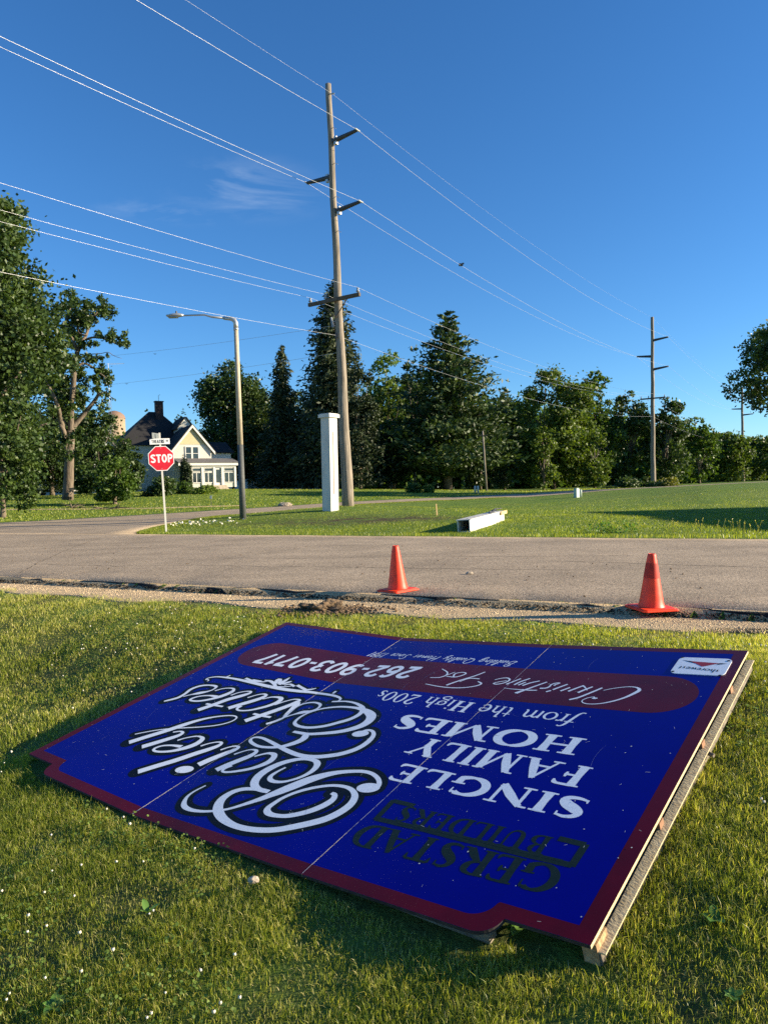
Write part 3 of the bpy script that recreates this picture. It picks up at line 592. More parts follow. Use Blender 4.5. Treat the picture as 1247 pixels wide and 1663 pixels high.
SAN = {
 '2': (.72, [[(.08, .76, B1), (.16, .9, B1), (.34, .92, B1), (.5, .8, B1), (.48, .6, B1), (.3, .36, B1), (.12, .1, B1)], [(.06, .085, B1), (.58, .085, B1)]]),
 '6': (.72, [[(.52, .84, B1), (.34, .93, B1), (.18, .8, B1), (.12, .5, B1), (.14, .2, B1), (.32, .07, B1), (.5, .14, B1), (.54, .32, B1), (.46, .5, B1), (.3, .54, B1), (.16, .42, B1)]]),
 '9': (.72, [[(.12, .16, B1), (.3, .07, B1), (.46, .2, B1), (.54, .5, B1), (.5, .8, B1), (.32, .93, B1), (.14, .84, B1), (.12, .64, B1), (.2, .48, B1), (.36, .46, B1), (.5, .58, B1)]]),
 '0': (.74, [arc(.34, .5, .23, .42, 0, 360, B1, 28)]),
 '3': (.7, [[(.1, .8, B1), (.2, .92, B1), (.4, .92, B1), (.5, .76, B1), (.42, .56, B1), (.28, .53, B1)], [(.28, .53, B1), (.46, .46, B1), (.53, .28, B1), (.44, .1, B1), (.26, .07, B1), (.08, .2, B1)]]),
 '7': (.7, [[(.06, .9, B1), (.56, .9, B1)], [(.52, .86, B1), (.34, .5, B1), (.22, .0, B1)]]),
 '1': (.46, [[(.26, 0, B1), (.26, 1, B1)], [(.06, .74, .12), (.26, .92, .12)]]), '-': (.44, [[(.06, .36, .16), (.36, .36, .16)]]),
}
def place_text(txt, glyphs, p0, p1, base, cap, off, mb, shear=0.0, bold=1.0, gap=0.0, jag=0):
    """write txt on the boards: baseline from photo pixel p0 to p1, cap height from pixels base -> cap"""
    a, b = UV(*p0), UV(*p1); hh = np.linalg.norm(UV(*cap)-UV(*base))
    ex = (b-a); L = np.linalg.norm(ex); ex /= L; ey = np.array([-ex[1], ex[0]])
    if (UV(*cap)-UV(*base))@ey < 0: ey = -ey
    tot = sum(glyphs[c][0] for c in txt)+gap*(len(txt)-1); sx = L/tot; x = 0
    for c in txt:
        adv, strokes = glyphs[c]
        for s_ in strokes:
            raw = np.array(s_); 
            if len(raw) > 4: raw = spline(raw, 4)
            P = a+np.outer((raw[:, 0]+x)*sx+raw[:, 1]*hh*shear, ex)+np.outer(raw[:, 1]*hh, ey)
            wd = raw[:, 2]*bold*(hh+sx)/2
            if jag: wd = wd*(1+nr.uniform(-jag, jag, len(wd)))
            ribbon_uv(P, wd, off, mb, step=.008 if not jag else .011)
        x += adv+gap
    return sx, hh
t8 = lambda x, y: (740+x*.18444, 1330+y*.18444); t7 = lambda x, y: (560+x*.17642, 1280+y*.17642)
mb = MB()
place_text('SINGLE', SER, (967, 1301), (655, 1240), (897, 1286.3), (873.8, 1316.8), .0006, mb, bold=1.3)
place_text('FAMILY', SER, (966.8, 1248), (686, 1197), (950, 1244), (927, 1276), .0006, mb, bold=1.3)
place_text('HOMES', SER, (957, 1201), (657, 1160), (947, 1199), (927, 1225), .0006, mb, bold=1.3)
hl = vinyl(mb, 'headline_lettering', M['reflective'], sign_root); tag(hl, 'white serif letters reading SINGLE FAMILY HOMES')
mb = MB(); place_text('from the High 200s', SER, (944, 1162.5), (622, 1121), (769, 1138.5), (757, 1154.5), .0006, mb, bold=1.05)
pl = vinyl(mb, 'price_lettering', M['reflective'], sign_root); tag(pl, 'white serif letters reading from the High 200s')
mb = MB(); place_text('262-903-0717', SAN, (690, 1083.5), (437, 1061), (680, 1084), (663, 1103), .0009, mb, shear=.22, bold=1.05)
vinyl(mb, 'phone_lettering', M['reflective'], sign_root)
# fine script: a light slanted hand
TH_ = .07
SCR = {'B': (.8, [[(.2, 0, TH_), (.3, 1, TH_)], [(.1, .8, TH_), (.4, 1.02, TH_), (.64, .86, TH_), (.56, .6, TH_), (.36, .52, TH_)], [(.36, .52, TH_), (.66, .4, TH_), (.6, .08, TH_), (.3, -.02, TH_), (.1, .1, TH_)]]),
 'u': (.5, [[(.1, .45, TH_), (.1, .08, TH_), (.22, 0, TH_), (.38, .2, TH_)], [(.4, .45, TH_), (.4, .05, TH_), (.5, 0, TH_)]]), 'i': (.26, [[(.1, .45, TH_), (.1, .04, TH_), (.24, .02, TH_)], [(.13, .62, TH_), (.14, .68, TH_)]]),
 'l': (.28, [[(0, .05, TH_), (.2, .7, TH_), (.18, 1, TH_), (.08, .8, TH_), (.1, .04, TH_), (.26, .02, TH_)]]), 'd': (.5, [[(.36, .4, TH_), (.16, .44, TH_), (.08, .16, TH_), (.2, 0, TH_), (.36, .2, TH_)], [(.42, .98, TH_), (.36, .05, TH_), (.5, .02, TH_)]]),
 'n': (.5, [[(.08, 0, TH_), (.1, .44, TH_)], [(.1, .2, TH_), (.28, .46, TH_), (.36, .1, TH_), (.5, .02, TH_)]]), 'g': (.5, [[(.36, .4, TH_), (.16, .44, TH_), (.08, .16, TH_), (.2, .02, TH_), (.36, .2, TH_)], [(.4, .45, TH_), (.34, -.3, TH_), (.14, -.4, TH_), (.1, -.25, TH_), (.46, .02, TH_)]]),
 'Q': (.9, [arc(.4, .5, .34, .48, 0, 360, TH_, 24), [(.3, .14, TH_), (.6, .0, TH_), (.85, -.06, TH_)]]), 'a': (.5, [[(.36, .4, TH_), (.16, .44, TH_), (.08, .16, TH_), (.2, 0, TH_), (.36, .2, TH_)], [(.38, .45, TH_), (.36, .05, TH_), (.5, .02, TH_)]]),
 't': (.32, [[(.14, .8, TH_), (.1, .06, TH_), (.28, .02, TH_)], [(0, .52, TH_), (.28, .54, TH_)]]), 'y': (.5, [[(.1, .45, TH_), (.12, .08, TH_), (.36, .12, TH_)], [(.4, .45, TH_), (.3, -.3, TH_), (.1, -.38, TH_), (.46, .02, TH_)]]),
 'H': (.9, [[(.16, 0, TH_), (.24, 1, TH_)], [(.64, 0, TH_), (.74, 1, TH_)], [(.1, .48, TH_), (.8, .52, TH_)]]), 'o': (.46, [arc(.22, .22, .15, .22, 0, 360, TH_, 14)]), 'm': (.74, [[(.08, 0, TH_), (.1, .44, TH_)], [(.1, .2, TH_), (.26, .46, TH_), (.3, 0, TH_)], [(.32, .2, TH_), (.5, .46, TH_), (.58, .08, TH_), (.72, .02, TH_)]]),
 'e': (.42, [[(.1, .2, TH_), (.32, .3, TH_), (.24, .45, TH_), (.08, .25, TH_), (.16, .0, TH_), (.4, .06, TH_)]]), 's': (.38, [[(.04, .05, TH_), (.2, .0, TH_), (.26, .16, TH_), (.12, .32, TH_), (.22, .45, TH_), (.3, .4, TH_)]]), 'S': (.7, [[(.06, .12, TH_), (.26, 0, TH_), (.44, .16, TH_), (.4, .4, TH_), (.24, .6, TH_), (.26, .88, TH_), (.46, 1, TH_), (.6, .84, TH_)]]),
 'c': (.4, [[(.34, .38, TH_), (.16, .44, TH_), (.08, .18, TH_), (.18, 0, TH_), (.38, .06, TH_)]]), '1': (.36, [[(.18, 0, TH_), (.2, 1, TH_)], [(.04, .8, TH_), (.2, 1, TH_)]]), '9': (.58, [[(.1, .02, TH_), (.36, .2, TH_), (.46, .75, TH_), (.3, 1, TH_), (.12, .8, TH_), (.18, .55, TH_), (.42, .6, TH_)]]), ' ': (.4, [])}
mb = MB(); place_text('Building Quality Homes Since 1991', SCR, (843, 1074.6), (609, 1058.6), (838, 1074.4), (830, 1083), .0006, mb, shear=.35, bold=1.15)
vinyl(mb, 'slogan_lettering', M['reflective'], sign_root)
mb = MB()
place_text('GERSTAD', SER, (920, 1410.5), (594, 1336), (869, 1399), (845, 1442), .0006, mb, bold=1.25, gap=-.03)
place_text('BUILDERS', SER, (902, 1361), (659, 1308.5), t8(870, 170), t8(800, 330), .0006, mb, bold=1.15)
def pline(pts, w, mb, off=.0006): 
    P = [UV(*p) for p in pts]; ribbon_uv(P, w, off, mb)
pline([t8(905, 172), t8(1140, 228)], .03, mb); pline([t8(1145, 222), t8(1015, 420)], .03, mb)
pline([t8(1025, 410), t8(600, 312), t8(0, 165), t7(700, 375), t7(285, 280)], .03, mb); pline([t8(940, 372), t8(600, 292), t8(10, 145), t7(480, 315)], .014, mb, .0008)
pline([t7(282, 290), t7(450, 112)], .028, mb); pline([t7(440, 116), t7(640, 163)], .028, mb)
gb = vinyl(mb, 'builder_lettering', M['darkgreen'], sign_root); tag(gb, 'dark green serif letters reading GERSTAD BUILDERS over a box')

# --- broker's small plate screwed to the corner
plate = MB(); c4 = [UV(*p) for p in ((1105.7, 1066.6), (1189.7, 1073), (1173, 1100.3), (1088, 1092.2))]
c0 = sum(c4)/4; hx = (np.linalg.norm(c4[1]-c4[0])+np.linalg.norm(c4[2]-c4[3]))/4; hy = (np.linalg.norm(c4[3]-c4[0])+np.linalg.norm(c4[2]-c4[1]))/4
rc = .035; out = []
for sx_, sy_, a0 in ((1, 1, 0), (-1, 1, 90), (-1, -1, 180), (1, -1, 270)):
    for q in range(6):
        a = math.radians(a0+q*18); out.append((c0[0]+sx_*(hx-rc)+rc*math.cos(a), c0[1]+sy_*(hy-rc)+rc*math.sin(a)))
n = len(out); plate.add([S(u, v, .004) for u, v in out]+[S(u, v, .0006) for u, v in out], [tuple(range(n))]+[(i, (i+1) % n, n+(i+1) % n, n+i) for i in range(n)])
pf_ = plate.f[0]; aa = [np.array(plate.v[j]) for j in pf_[:3]]
if np.cross(aa[1]-aa[0], aa[2]-aa[1])[2] < 0: plate.f[0] = tuple(reversed(pf_))
po = plate.build('broker_plate', M['reflective'], sign_root); unroot(po.data)
tri = MB(); tp = lambda x, y: UV(1080+x*.1283, 1030+y*.1283)
def poly_uv(pts, off, mb):
    mb.add([S(p[0], p[1], off) for p in pts], [tuple(range(len(pts)))])
poly_uv([tp(320, 350), tp(690, 378), tp(465, 420)], .0046, tri); fixn(tri)
to = tri.build('plate_triangle', mat('red_print', (.38, .02, .03, 1), (.28, .015, .02, 1), 30, .5), po); unroot(to.data)
for q3 in ([tp(215, 336), tp(325, 350), tp(372, 378)], [tp(690, 376), tp(785, 383), tp(640, 398)]):
    t3 = MB(); poly_uv(q3, .0046, t3); fixn(t3); to = t3.build('triangle_tip', M['vinylblack'], po); unroot(to.data)
tri = MB()
place_text('shorewest', SER, (1080+695*.1283, 1030+462*.1283), (1080+188*.1283, 1030+408*.1283), (1080+650*.1283, 1030+440*.1283), (1080+625*.1283, 1030+480*.1283), .0046, tri, bold=1.3)
fixn(tri); to = tri.build('plate_lettering', M['vinylblack'], po); unroot(to.data)
for x, y in ((215, 302), (800, 347), (690, 532), (95, 480)):
    scr = MB(); disc_uv(tp(x, y), (.009, .009), .0052, scr, 10); fixn(scr); to = scr.build('screw', M['vinylblack'], po); unroot(to.data)
# seams, scratches and clippings on the boards
mb = MB()
for s_ in SEAM:
    P = [(s_+.0015*math.sin(v*9), v) for v in np.linspace(.01, HF-.005, 60)]
    ribbon_uv(P, [.0018+(.0035*rnd.random() if s_ == SEAM[1] else .001*rnd.random()) for _ in P], .0013, mb, ramp=False)
sm_ = vinyl(mb, 'seam', M['seam'], sign_root)
mb = MB()
for i in range(330):
    u, v = rnd.uniform(.02, SW-.02), rnd.uniform(.02, HN-.03); a = rnd.uniform(0, 6.28); l_ = rnd.choice([.002, .003, .003, .004, .005, .012, .02]) if i % 9 else rnd.uniform(.004, .008)
    w_ = rnd.uniform(.0008, .0015) if l_ > .008 else l_*.8
    ribbon_uv([(u, v), (u+l_*math.cos(a), v+l_*math.sin(a))], w_, .0028, mb)
sc_ = vinyl(mb, 'clippings', M['speck'], sign_root); sc_['kind'] = 'stuff'
mb = MB()
for i in range(34):
    u, v = rnd.uniform(.1, SW-.3), rnd.uniform(.05, HN-.3); a = rnd.uniform(.9, 2.2); l_ = rnd.uniform(.04, .24)
    P = [(u+l_*t*math.cos(a+.3*t), v+l_*t*math.sin(a+.3*t)) for t in np.linspace(0, 1, 8)]; ribbon_uv(P, [.0003+.0007*math.sin(math.pi*t) for t in np.linspace(0, 1, 8)], .0014, mb)
o = vinyl(mb, 'scratches', mat('scuffed_vinyl', (.22, .25, .45, 1), (.10, .12, .30, 1), 60, .6), sign_root); o['kind'] = 'stuff'
mb = MB(); dc = UV(505, 1026)
for i in range(420):
    u, v = dc[0]+rnd.gauss(0, .14), dc[1]+rnd.gauss(0, .05); ribbon_uv([(u, v), (u+rnd.uniform(.002, .006), v+rnd.uniform(-.002, .003))], rnd.uniform(.0015, .004), .0014, mb) if .01 < v < HN and u < SW-.02 else None
o = vinyl(mb, 'dirt', M['soil'], sign_root); o['kind'] = 'stuff'
# frame under the boards
def uvbox(u0, u1, v0, v1, z0, z1, mb, mi=0):
    c = [S(u, v, z) for z in (z0, z1) for u, v in ((u0, v0), (u1, v0), (u1, v1), (u0, v1))]
    mb.add(c, [(0, 3, 2, 1), (4, 5, 6, 7), (0, 1, 5, 4), (1, 2, 6, 5), (2, 3, 7, 6), (3, 0, 4, 7)], mi)
for (a, b_, v0, v1, z0, z1) in ((-.014, .024, .035, 2.29, -.098, -.046), ):
    mb = MB(); uvbox(a, b_, v0, v1, z0, z1, mb); o = mb.build('frame_rail', M['lumber'], sign_root); unroot(o.data)
    mb = MB(); uvbox(a-.016, a+.022, v0, v1, z1+.0005, z1+.006, mb); o = mb.build('rail_edge', M['ply_edge'], sign_root); unroot(o.data)
for v0 in (.42, .98, 1.60):
    mb = MB(); uvbox(-.004, .03, v0, v0+.045, -.046, -TH-.001, mb); o = mb.build('spacer_block', mat('spacer_wood', (.35, .18, .09, 1), (.22, .11, .06, 1), 9, .8), sign_root); unroot(o.data)
mb = MB(); uvbox(-.006, .045, 2.21, 2.295, -.095, -TH-.001, mb); o = mb.build('corner_block', mat('split_lumber', (.55, .36, .18, 1), (.2, .12, .06, 1), 40, .9, .8, 60), sign_root); unroot(o.data)
for v0 in (1.0,):
    mb = MB(); P0 = S(.02, v0, -.06); P1 = S(-.045, v0+.02, -.07); mb.tube([P0, P1], [.012, .010], 6); o = mb.build('stub', M['lumber'], sign_root); unroot(o.data)
for ua_, ub_ in ((.35, 1.15), (1.25, 2.40), (2.5, 3.3)):
    mb = MB(); uvbox(ua_, ub_, HF-.09, HF-.045, -.085, -TH-.001, mb); o = mb.build('cross_rail', M['lumber'], sign_root); unroot(o.data)

# ------------------------------------------------------------------ traffic cones
M['cone'] = mat('orange_rubber', (.98, .052, .006, 1), (.62, .030, .010, 1), 11, .5, .08, 30, lo=.45, hi=.8)
M['scuff'] = mat('scuff_band', (.62, .028, .008, 1), (.36, .018, .008, 1), 9, .7)
def make_cone():
    root = empty('traffic_cone', (0, 0, 0))
    H = .50; n = 40
    mb = MB()
    prof = [(.118, .028), (.112, .04), (.105, .06), (.098, .10), (.082, .20), (.063, .32), (.046, .43), (.036, .485), (.033, .497), (.028, .50), (.024, .498), (.022, .48), (.022, .40)]
    rings = [[(r*math.cos(2*math.pi*j/n), r*math.sin(2*math.pi*j/n), z) for j in range(n)] for r, z in prof]
    fs = [(i*n+j, i*n+(j+1) % n, (i+1)*n+(j+1) % n, (i+1)*n+j) for i in range(len(prof)-1) for j in range(n)]
    mb.add([v for r in rings for v in r], fs); mb.build('cone_body', M['cone'], root, True)
    mb = MB(); out = []
    b_ = .172; r_ = .03
    for sx_, sy_, a0 in ((1, 1, 0), (-1, 1, 90), (-1, -1, 180), (1, -1, 270)):
        for q in range(6):
            a = math.radians(a0+q*18); out.append((sx_*(b_-r_)+r_*math.cos(a), sy_*(b_-r_)+r_*math.sin(a)))
    mb.prism(out, .004, .020); mb.prism([(x*.9, y*.9) for x, y in out], .0202, .027); 
    for sx_ in (-1, 1):
        for sy_ in (-1, 1): mb.box((sx_*.13, sy_*.13, .002), (.04, .04, .004))
    bo = mb.build('cone_base', M['cone'], root); bv = bo.modifiers.new('bevel', 'BEVEL'); bv.width = .003; bv.segments = 2
    return root
cone = make_cone()
p1 = G(646, 960); p2 = G(1057, 990)
def cone_z(p): return float(base_z(*p))+.004
cone.location = (p1[0], p1[1], cone_z(p1)-.002); cone.rotation_euler = (math.radians(-1.0), math.radians(-1.5), math.radians(38))
tag(cone, 'orange traffic cone further from the camera, behind the sign\'s middle at the asphalt edge', 'cone', 'traffic cones along the broken road edge')
c2_ = copy_tree(cone); c2_.location = (p2[0], p2[1], cone_z(p2)); c2_.rotation_euler = (math.radians(1), math.radians(.8), math.radians(12))
tag(c2_, 'larger looking orange traffic cone with a dark scuffed band, on gravel at the right', 'cone')
mb = MB(); n = 40; zz = [.285+.022*i for i in range(7)]
mb.add([((.0695-.0001+ (.285-z)*.158+.0012)*math.cos(2*math.pi*j/n), (.0695+(.285-z)*.158+.0012)*math.sin(2*math.pi*j/n), z) for z in zz for j in range(n)], [(i*n+j, i*n+(j+1) % n, (i+1)*n+(j+1) % n, (i+1)*n+j) for i in range(6) for j in range(n)])
mb.build('scuffed_band', M['scuff'], c2_, True)

# ------------------------------------------------------------------ gravel, dirt, small stones
def pebbles(name, P, size, m, seed=1):
    r = np.random.default_rng(seed); n = len(P)
    base = np.array([(1, 0, 0), (-1, 0, 0), (0, 1, 0), (0, -1, 0), (0, 0, 1), (0, 0, -1), (.6, .6, .5), (-.6, .6, .4), (-.6, -.6, .5), (.6, -.6, .4)]); base = base[:6]
    F8 = np.array([(0, 2, 4), (2, 1, 4), (1, 3, 4), (3, 0, 4), (2, 0, 5), (1, 2, 5), (3, 1, 5), (0, 3, 5)])
    sc = size[:, None, None]*r.uniform(.6, 1.1, (n, 6, 3))*np.array([1, .8, .55]); V = base[None]*sc
    a = r.uniform(0, 6.28, n); ca, sa = np.cos(a), np.sin(a)
    Vx = V[..., 0]*ca[:, None]-V[..., 1]*sa[:, None]; Vy = V[..., 0]*sa[:, None]+V[..., 1]*ca[:, None]
    W_ = np.stack([Vx, Vy, V[..., 2]], -1)+P[:, None, :]
    Fq = (F8[None]+np.arange(n)[:, None, None]*6).reshape(-1, 3)
    return link(name, np_mesh(name, W_.reshape(-1, 3), Fq), m)
n = 26000; px_ = nr.uniform(-11, 7.5, n); off_ = nr.beta(1.1, 1.6, n)*.95
py_ = near_edge(px_)-.13-off_*.85; 
keep = nr.random(n) < np.where(off_ > .6, .35, 1)
px_, py_ = px_[keep], py_[keep]
P = np.c_[px_, py_, base_z(px_, py_)+.004]; sz = nr.uniform(.004, .012, len(P))*np.where(nr.random(len(P)) < .06, 1.8, 1)
pg = pebbles('gravel', P, sz, M['stone'], 3); tag(pg, kind='stuff', label='loose pale limestone gravel along the near road edge', cat='gravel')
n = 5000; px_ = nr.uniform(-13, 9, n); d_ = nr.exponential(.25, n); py_ = near_edge(px_)+.02+d_
P = np.c_[px_, py_, base_z(px_, py_)+.006]; pg = pebbles('road_grit', P, nr.uniform(.002, .006, n), M['stone'], 4); tag(pg, kind='stuff', label='fine grit scattered over the asphalt near its edge', cat='grit')
# broken black lip of the asphalt
n = 9000; px_ = nr.uniform(-13, 9, n); py_ = near_edge(px_)+nr.normal(-.05, .03, n)
P = np.c_[px_, py_, base_z(px_, near_edge(px_)-.3)+nr.uniform(.0, .05, n)]; pg = pebbles('asphalt_crumbs', P, nr.uniform(.006, .018, n), M['asphalt_edge'], 5); tag(pg, kind='stuff', label='black crumbled asphalt along the broken road edge', cat='asphalt')
# dug up clod of soil
cx_, cy_ = G(527, 992); z_ = float(base_z(cx_, cy_))
def clod(name, loc, size, m, seed, sub=4, amp=.35):
    import bmesh
    from mathutils import noise
    bm = bmesh.new(); bmesh.ops.create_icosphere(bm, subdivisions=sub, radius=1)
    for v in bm.verts:
        q = v.co.copy(); k_ = 1+amp*noise.fractal(q*1.4+Vector((seed, 0, 0)), 1, 2.2, 5)+.12*noise.noise(q*6+Vector((seed, 3, 0)))
        v.co = Vector((q.x*size[0]*k_, q.y*size[1]*k_, q.z*size[2]*k_))
    me = bpy.data.meshes.new(name); bm.to_mesh(me); bm.free()
    return link(name, me, m, None, loc)
tag(clod('dirt_clod', (cx_, cy_, z_+.01), (.22, .14, .075), M['soil'], 3, 5, .8), 'lump of dug up dry brown soil between the gravel and the sign', 'soil')
n = 900; px_ = nr.normal(cx_, .26, n); py_ = nr.normal(cy_-.02, .14, n)
pg = pebbles('soil_crumbs', np.c_[px_, py_, base_z(px_, py_)+.012], nr.uniform(.006, .03, n), M['soil'], 6); tag(pg, kind='stuff', label='crumbs of dry soil around the dug up lump', cat='soil')
a_ = G(762, 933); tag(clod('pebble', (a_[0], a_[1], float(base_z(*a_))+.018), (.045, .03, .022), M['rock'], 9, 3, .3), 'small pale stone lying on the road between the cones', 'stone')
a_ = G(460, 823); tag(clod('field_boulder', (a_[0], a_[1]+.8, float(base_z(*a_))+.1), (.46, .3, .16), M['rock'], 12, 4, .3), 'rounded tan boulder at the edge of the far lawn beside the side road', 'boulder')
a_ = S(.62*3.0, HF+.03, -.09); a_ = UV(415, 1432); q_ = S(a_[0], a_[1]+.03, -.07)
tag(clod('flat_stone', (q_[0], q_[1], float(base_z(q_[0], q_[1]))+.045), (.022, .016, .014), M['rock'], 15, 3, .3), 'small tan stone in the grass under the sign\'s near edge', 'stone')

# ------------------------------------------------------------------ grass
def under_sign(x, y, shrink=.05):
    P = [S(shrink, shrink)[:2], S(SW-shrink, shrink)[:2], S(SW-shrink, HN-shrink)[:2], S(SW-NU-.06, HF-shrink)[:2], S(NU+.08, HF-shrink)[:2], S(NU, HN-shrink)[:2], S(shrink, HN-shrink)[:2]]
    return inpoly(x, y, P)
def fbm(x, y, s, seed=0):
    r = np.random.default_rng(seed); v = 0; tot = 0; amp = 1
    for o in range(4):
        for _ in range(3):
            a = r.uniform(0, 6.28); ph = r.uniform(0, 6.28); f = s*(2**o)*r.uniform(.7, 1.3)
            v = v+amp*np.sin(f*(x*math.cos(a)+y*math.sin(a))+ph); tot += amp
        amp *= .62
    return v/tot*1.6
def blades(name, x, y, h, w, tint, zoff=0, lean=.5, seed=1, m=None, straight=False):
    r = np.random.default_rng(seed); n = len(x); z = base_z(x, y)+zoff
    a = r.uniform(0, 6.283, n); ln = r.uniform(.1, 1, n)**1.3*lean; la = r.uniform(0, 6.283, n)
    wx, wy = np.cos(a)*w/2, np.sin(a)*w/2; lx, ly = np.cos(la)*h*ln, np.sin(la)*h*ln
    B = np.c_[x, y, z]; V = np.empty((n, 5, 3))
    V[:, 0] = B-np.c_[wx, wy, 0*wx]; V[:, 1] = B+np.c_[wx, wy, 0*wx]
    Mi = B+np.c_[lx*.35, ly*.35, h*.58]; V[:, 2] = Mi+np.c_[wx, wy, 0*wx]*.8; V[:, 3] = Mi-np.c_[wx, wy, 0*wx]*.8
    V[:, 4] = B+np.c_[lx, ly, h*np.sqrt(np.clip(1-(ln*.8)**2, .2, 1))]
    base = np.arange(n)[:, None]*5
    T = np.concatenate([base+np.array([0, 1, 2]), base+np.array([0, 2, 3]), base+np.array([3, 2, 4])], 1).reshape(-1, 3)
    return link(name, np_mesh(name, V.reshape(-1, 3), T, {'tint': np.repeat(tint, 5)}), m or M['grass'])
def sample_field(nn, ymin, ymax, mx_=1.0, power=1.0):
    y = ymin+(ymax-ymin)*nr.random(nn)**power; half = .56*np.maximum(y, .8)+mx_; x = nr.uniform(-1, 1, nn)*half; return x, y
def foreground(nn, y0, y1, power, hmul, wmul, seed, side=False):
    x, y = sample_field(nn, y0, y1, 4.5 if side else .7, power)
    if side: kp = (np.abs(x) > .56*np.maximum(y, .8)+.65) | (y < 1.22); x, y = x[kp], y[kp]; nn = len(x)
    d = line_d(x, y); patch = fbm(x, y, 2.2, 3); fine_ = fbm(x, y, 9, 8)
    edge = .62+.18*fbm(x, y, 3.0, 5)+.25*np.exp(-((x+1.0)/1.2)**2)
    dens = np.clip(.8+.75*fine_+.2*patch, .2, 1)*np.clip((d-edge)/.55, 0, 1)**.6
    dens = np.where((x-cx_)**2/.3**2+(y-cy_)**2/.16**2 < 1, 0, dens)
    kp = (nr.random(nn) < dens) & ~under_sign(x, y, -.015) & (d > .3)
    x, y, patch, fine_ = x[kp], y[kp], patch[kp], fine_[kp]; n = len(x)
    h = (.024+.018*nr.random(n)+.017*fine_+.010*patch)*hmul; h = .92*np.clip(h, .012, .075)*np.where(nr.random(n) < .07, 1.55, 1)*np.where(nr.random(n) < .35, .6, 1)
    # keep blades from growing through the boards near the edges
    tint = np.clip(.52+.18*nr.normal(size=n)+.30*fbm(x, y, 1.3, 11)+np.where(nr.random(n) < .12, .45, 0), 0, 1)
    return x, y, h, tint
x1, y1, h1, t1 = foreground(430000, 1.2, 4.6, .62, 1.0, 1, 1)
x2, y2, h2, t2 = foreground(330000, 4.2, 10.8, .8, 1.05, 1, 2)
x3, y3, h3, t3 = foreground(330000, -.6, 10.8, .9, 1.1, 1, 3, True)
o = blades('lawn_grass', np.r_[x1, x2, x3], np.r_[y1, y2, y3], np.r_[h1, h2, h3], np.r_[nr.uniform(.0012, .0028, len(x1)), nr.uniform(.003, .0055, len(x2)), nr.uniform(.004, .008, len(x3))], np.r_[t1, t2, t3], lean=1.15, seed=5)
tag(o, 'rough sunlit lawn grass around the fallen sign', 'grass', kind='stuff')
x, y = sample_field(90000, 1.3, 8.5, .6, .75); kp = ~under_sign(x, y, 0) & (line_d(x, y) > .8); x, y = x[kp], y[kp]; n = len(x)
o = blades('thatch', x, y, nr.uniform(.012, .022, n), nr.uniform(.001, .0022, n), np.clip(nr.normal(.85, .15, n), 0, 1), lean=2.6, seed=6); tag(o, 'dead straw coloured clippings lying between the green blades', 'thatch', kind='stuff')
# grass over the road on the island, the verge, and the bank
def far_patch(nn, cond, seed, xr, yr):
    x = nr.uniform(*xr, nn); y = nr.uniform(*yr, nn); kp = cond(x, y); return x[kp], y[kp]
e1p = [tuple(p) for p in E1]+[(76, 20), (30, far_line(30))]
def on_island(x, y): return (y > far_line(x)+.03) & inpoly(x, y, e1p)
x, y = far_patch(330000, lambda x, y: on_island(x, y) & (np.abs(x/y) < .62) & (nr.random(len(x)) < np.clip(1.1-(y-12)/24, .12, 1)), 1, (-9, 22), (8, 42))
n = len(x); de = y-far_line(x); f_ = fbm(x, y, 1.5, 21)
h = (.04+.035*nr.random(n))*(1+.5*f_)*np.where(de < .5, 1.25, .8); so = np.exp(-((x+.5)/4.6)**2-((y-24.3)/1.9)**2)
kp = nr.random(n) < 1-1.1*so; x, y, h, f_, de = x[kp], y[kp], h[kp], f_[kp], de[kp]; n = len(x)
o = blades('island_grass', x, y, np.clip(h, .02, .16), nr.uniform(.006, .013, n), np.clip(.27+.15*nr.normal(size=n)+.15*f_+np.where(de < .35, .14, 0), 0, 1), lean=.6, seed=9)
tag(o, 'green grass on the island between the two roads', 'grass', kind='stuff')
ep = resamp([tuple(p) for p in E1[:9]], 6000); ep = np.repeat(ep, 6, 0); x = ep[:, 0]+nr.exponential(.22, len(ep))-.05; y = ep[:, 1]-np.abs(nr.normal(0, .05, len(ep))); kp = y > far_line(x)+.02; x, y = x[kp], y[kp]; n = len(x)
o = blades('island_edge_grass', x, y, nr.uniform(.05, .11, n), nr.uniform(.01, .02, n), np.clip(nr.normal(.3, .16, n), 0, 1), lean=.7, seed=12, zoff=-.03); tag(o, 'longer grass fringing the side road edge of the island', 'grass', kind='stuff')
# far lawn across the side street, coarse tufts
e2p = [tuple(p) for p in E2[2:-2]]+[(30, 130), (-90, 130), (-90, 60)]
x, y = far_patch(150000, lambda x, y: inpoly(x, y, [(-75, far_line(-75))]+e2p) & (np.abs(x/y) < .62) & (nr.random(len(x)) < np.clip(45/y, .2, 1)**2), 1, (-55, 25), (30, 90))
n = len(x); o = blades('far_lawn_grass', x, y, nr.uniform(.04, .1, n), nr.uniform(.02, .05, n), np.clip(.36+.18*nr.normal(size=n), 0, 1), lean=.6, seed=10)
tag(o, 'mown grass of the far lawn in front of the houses', 'grass', kind='stuff')
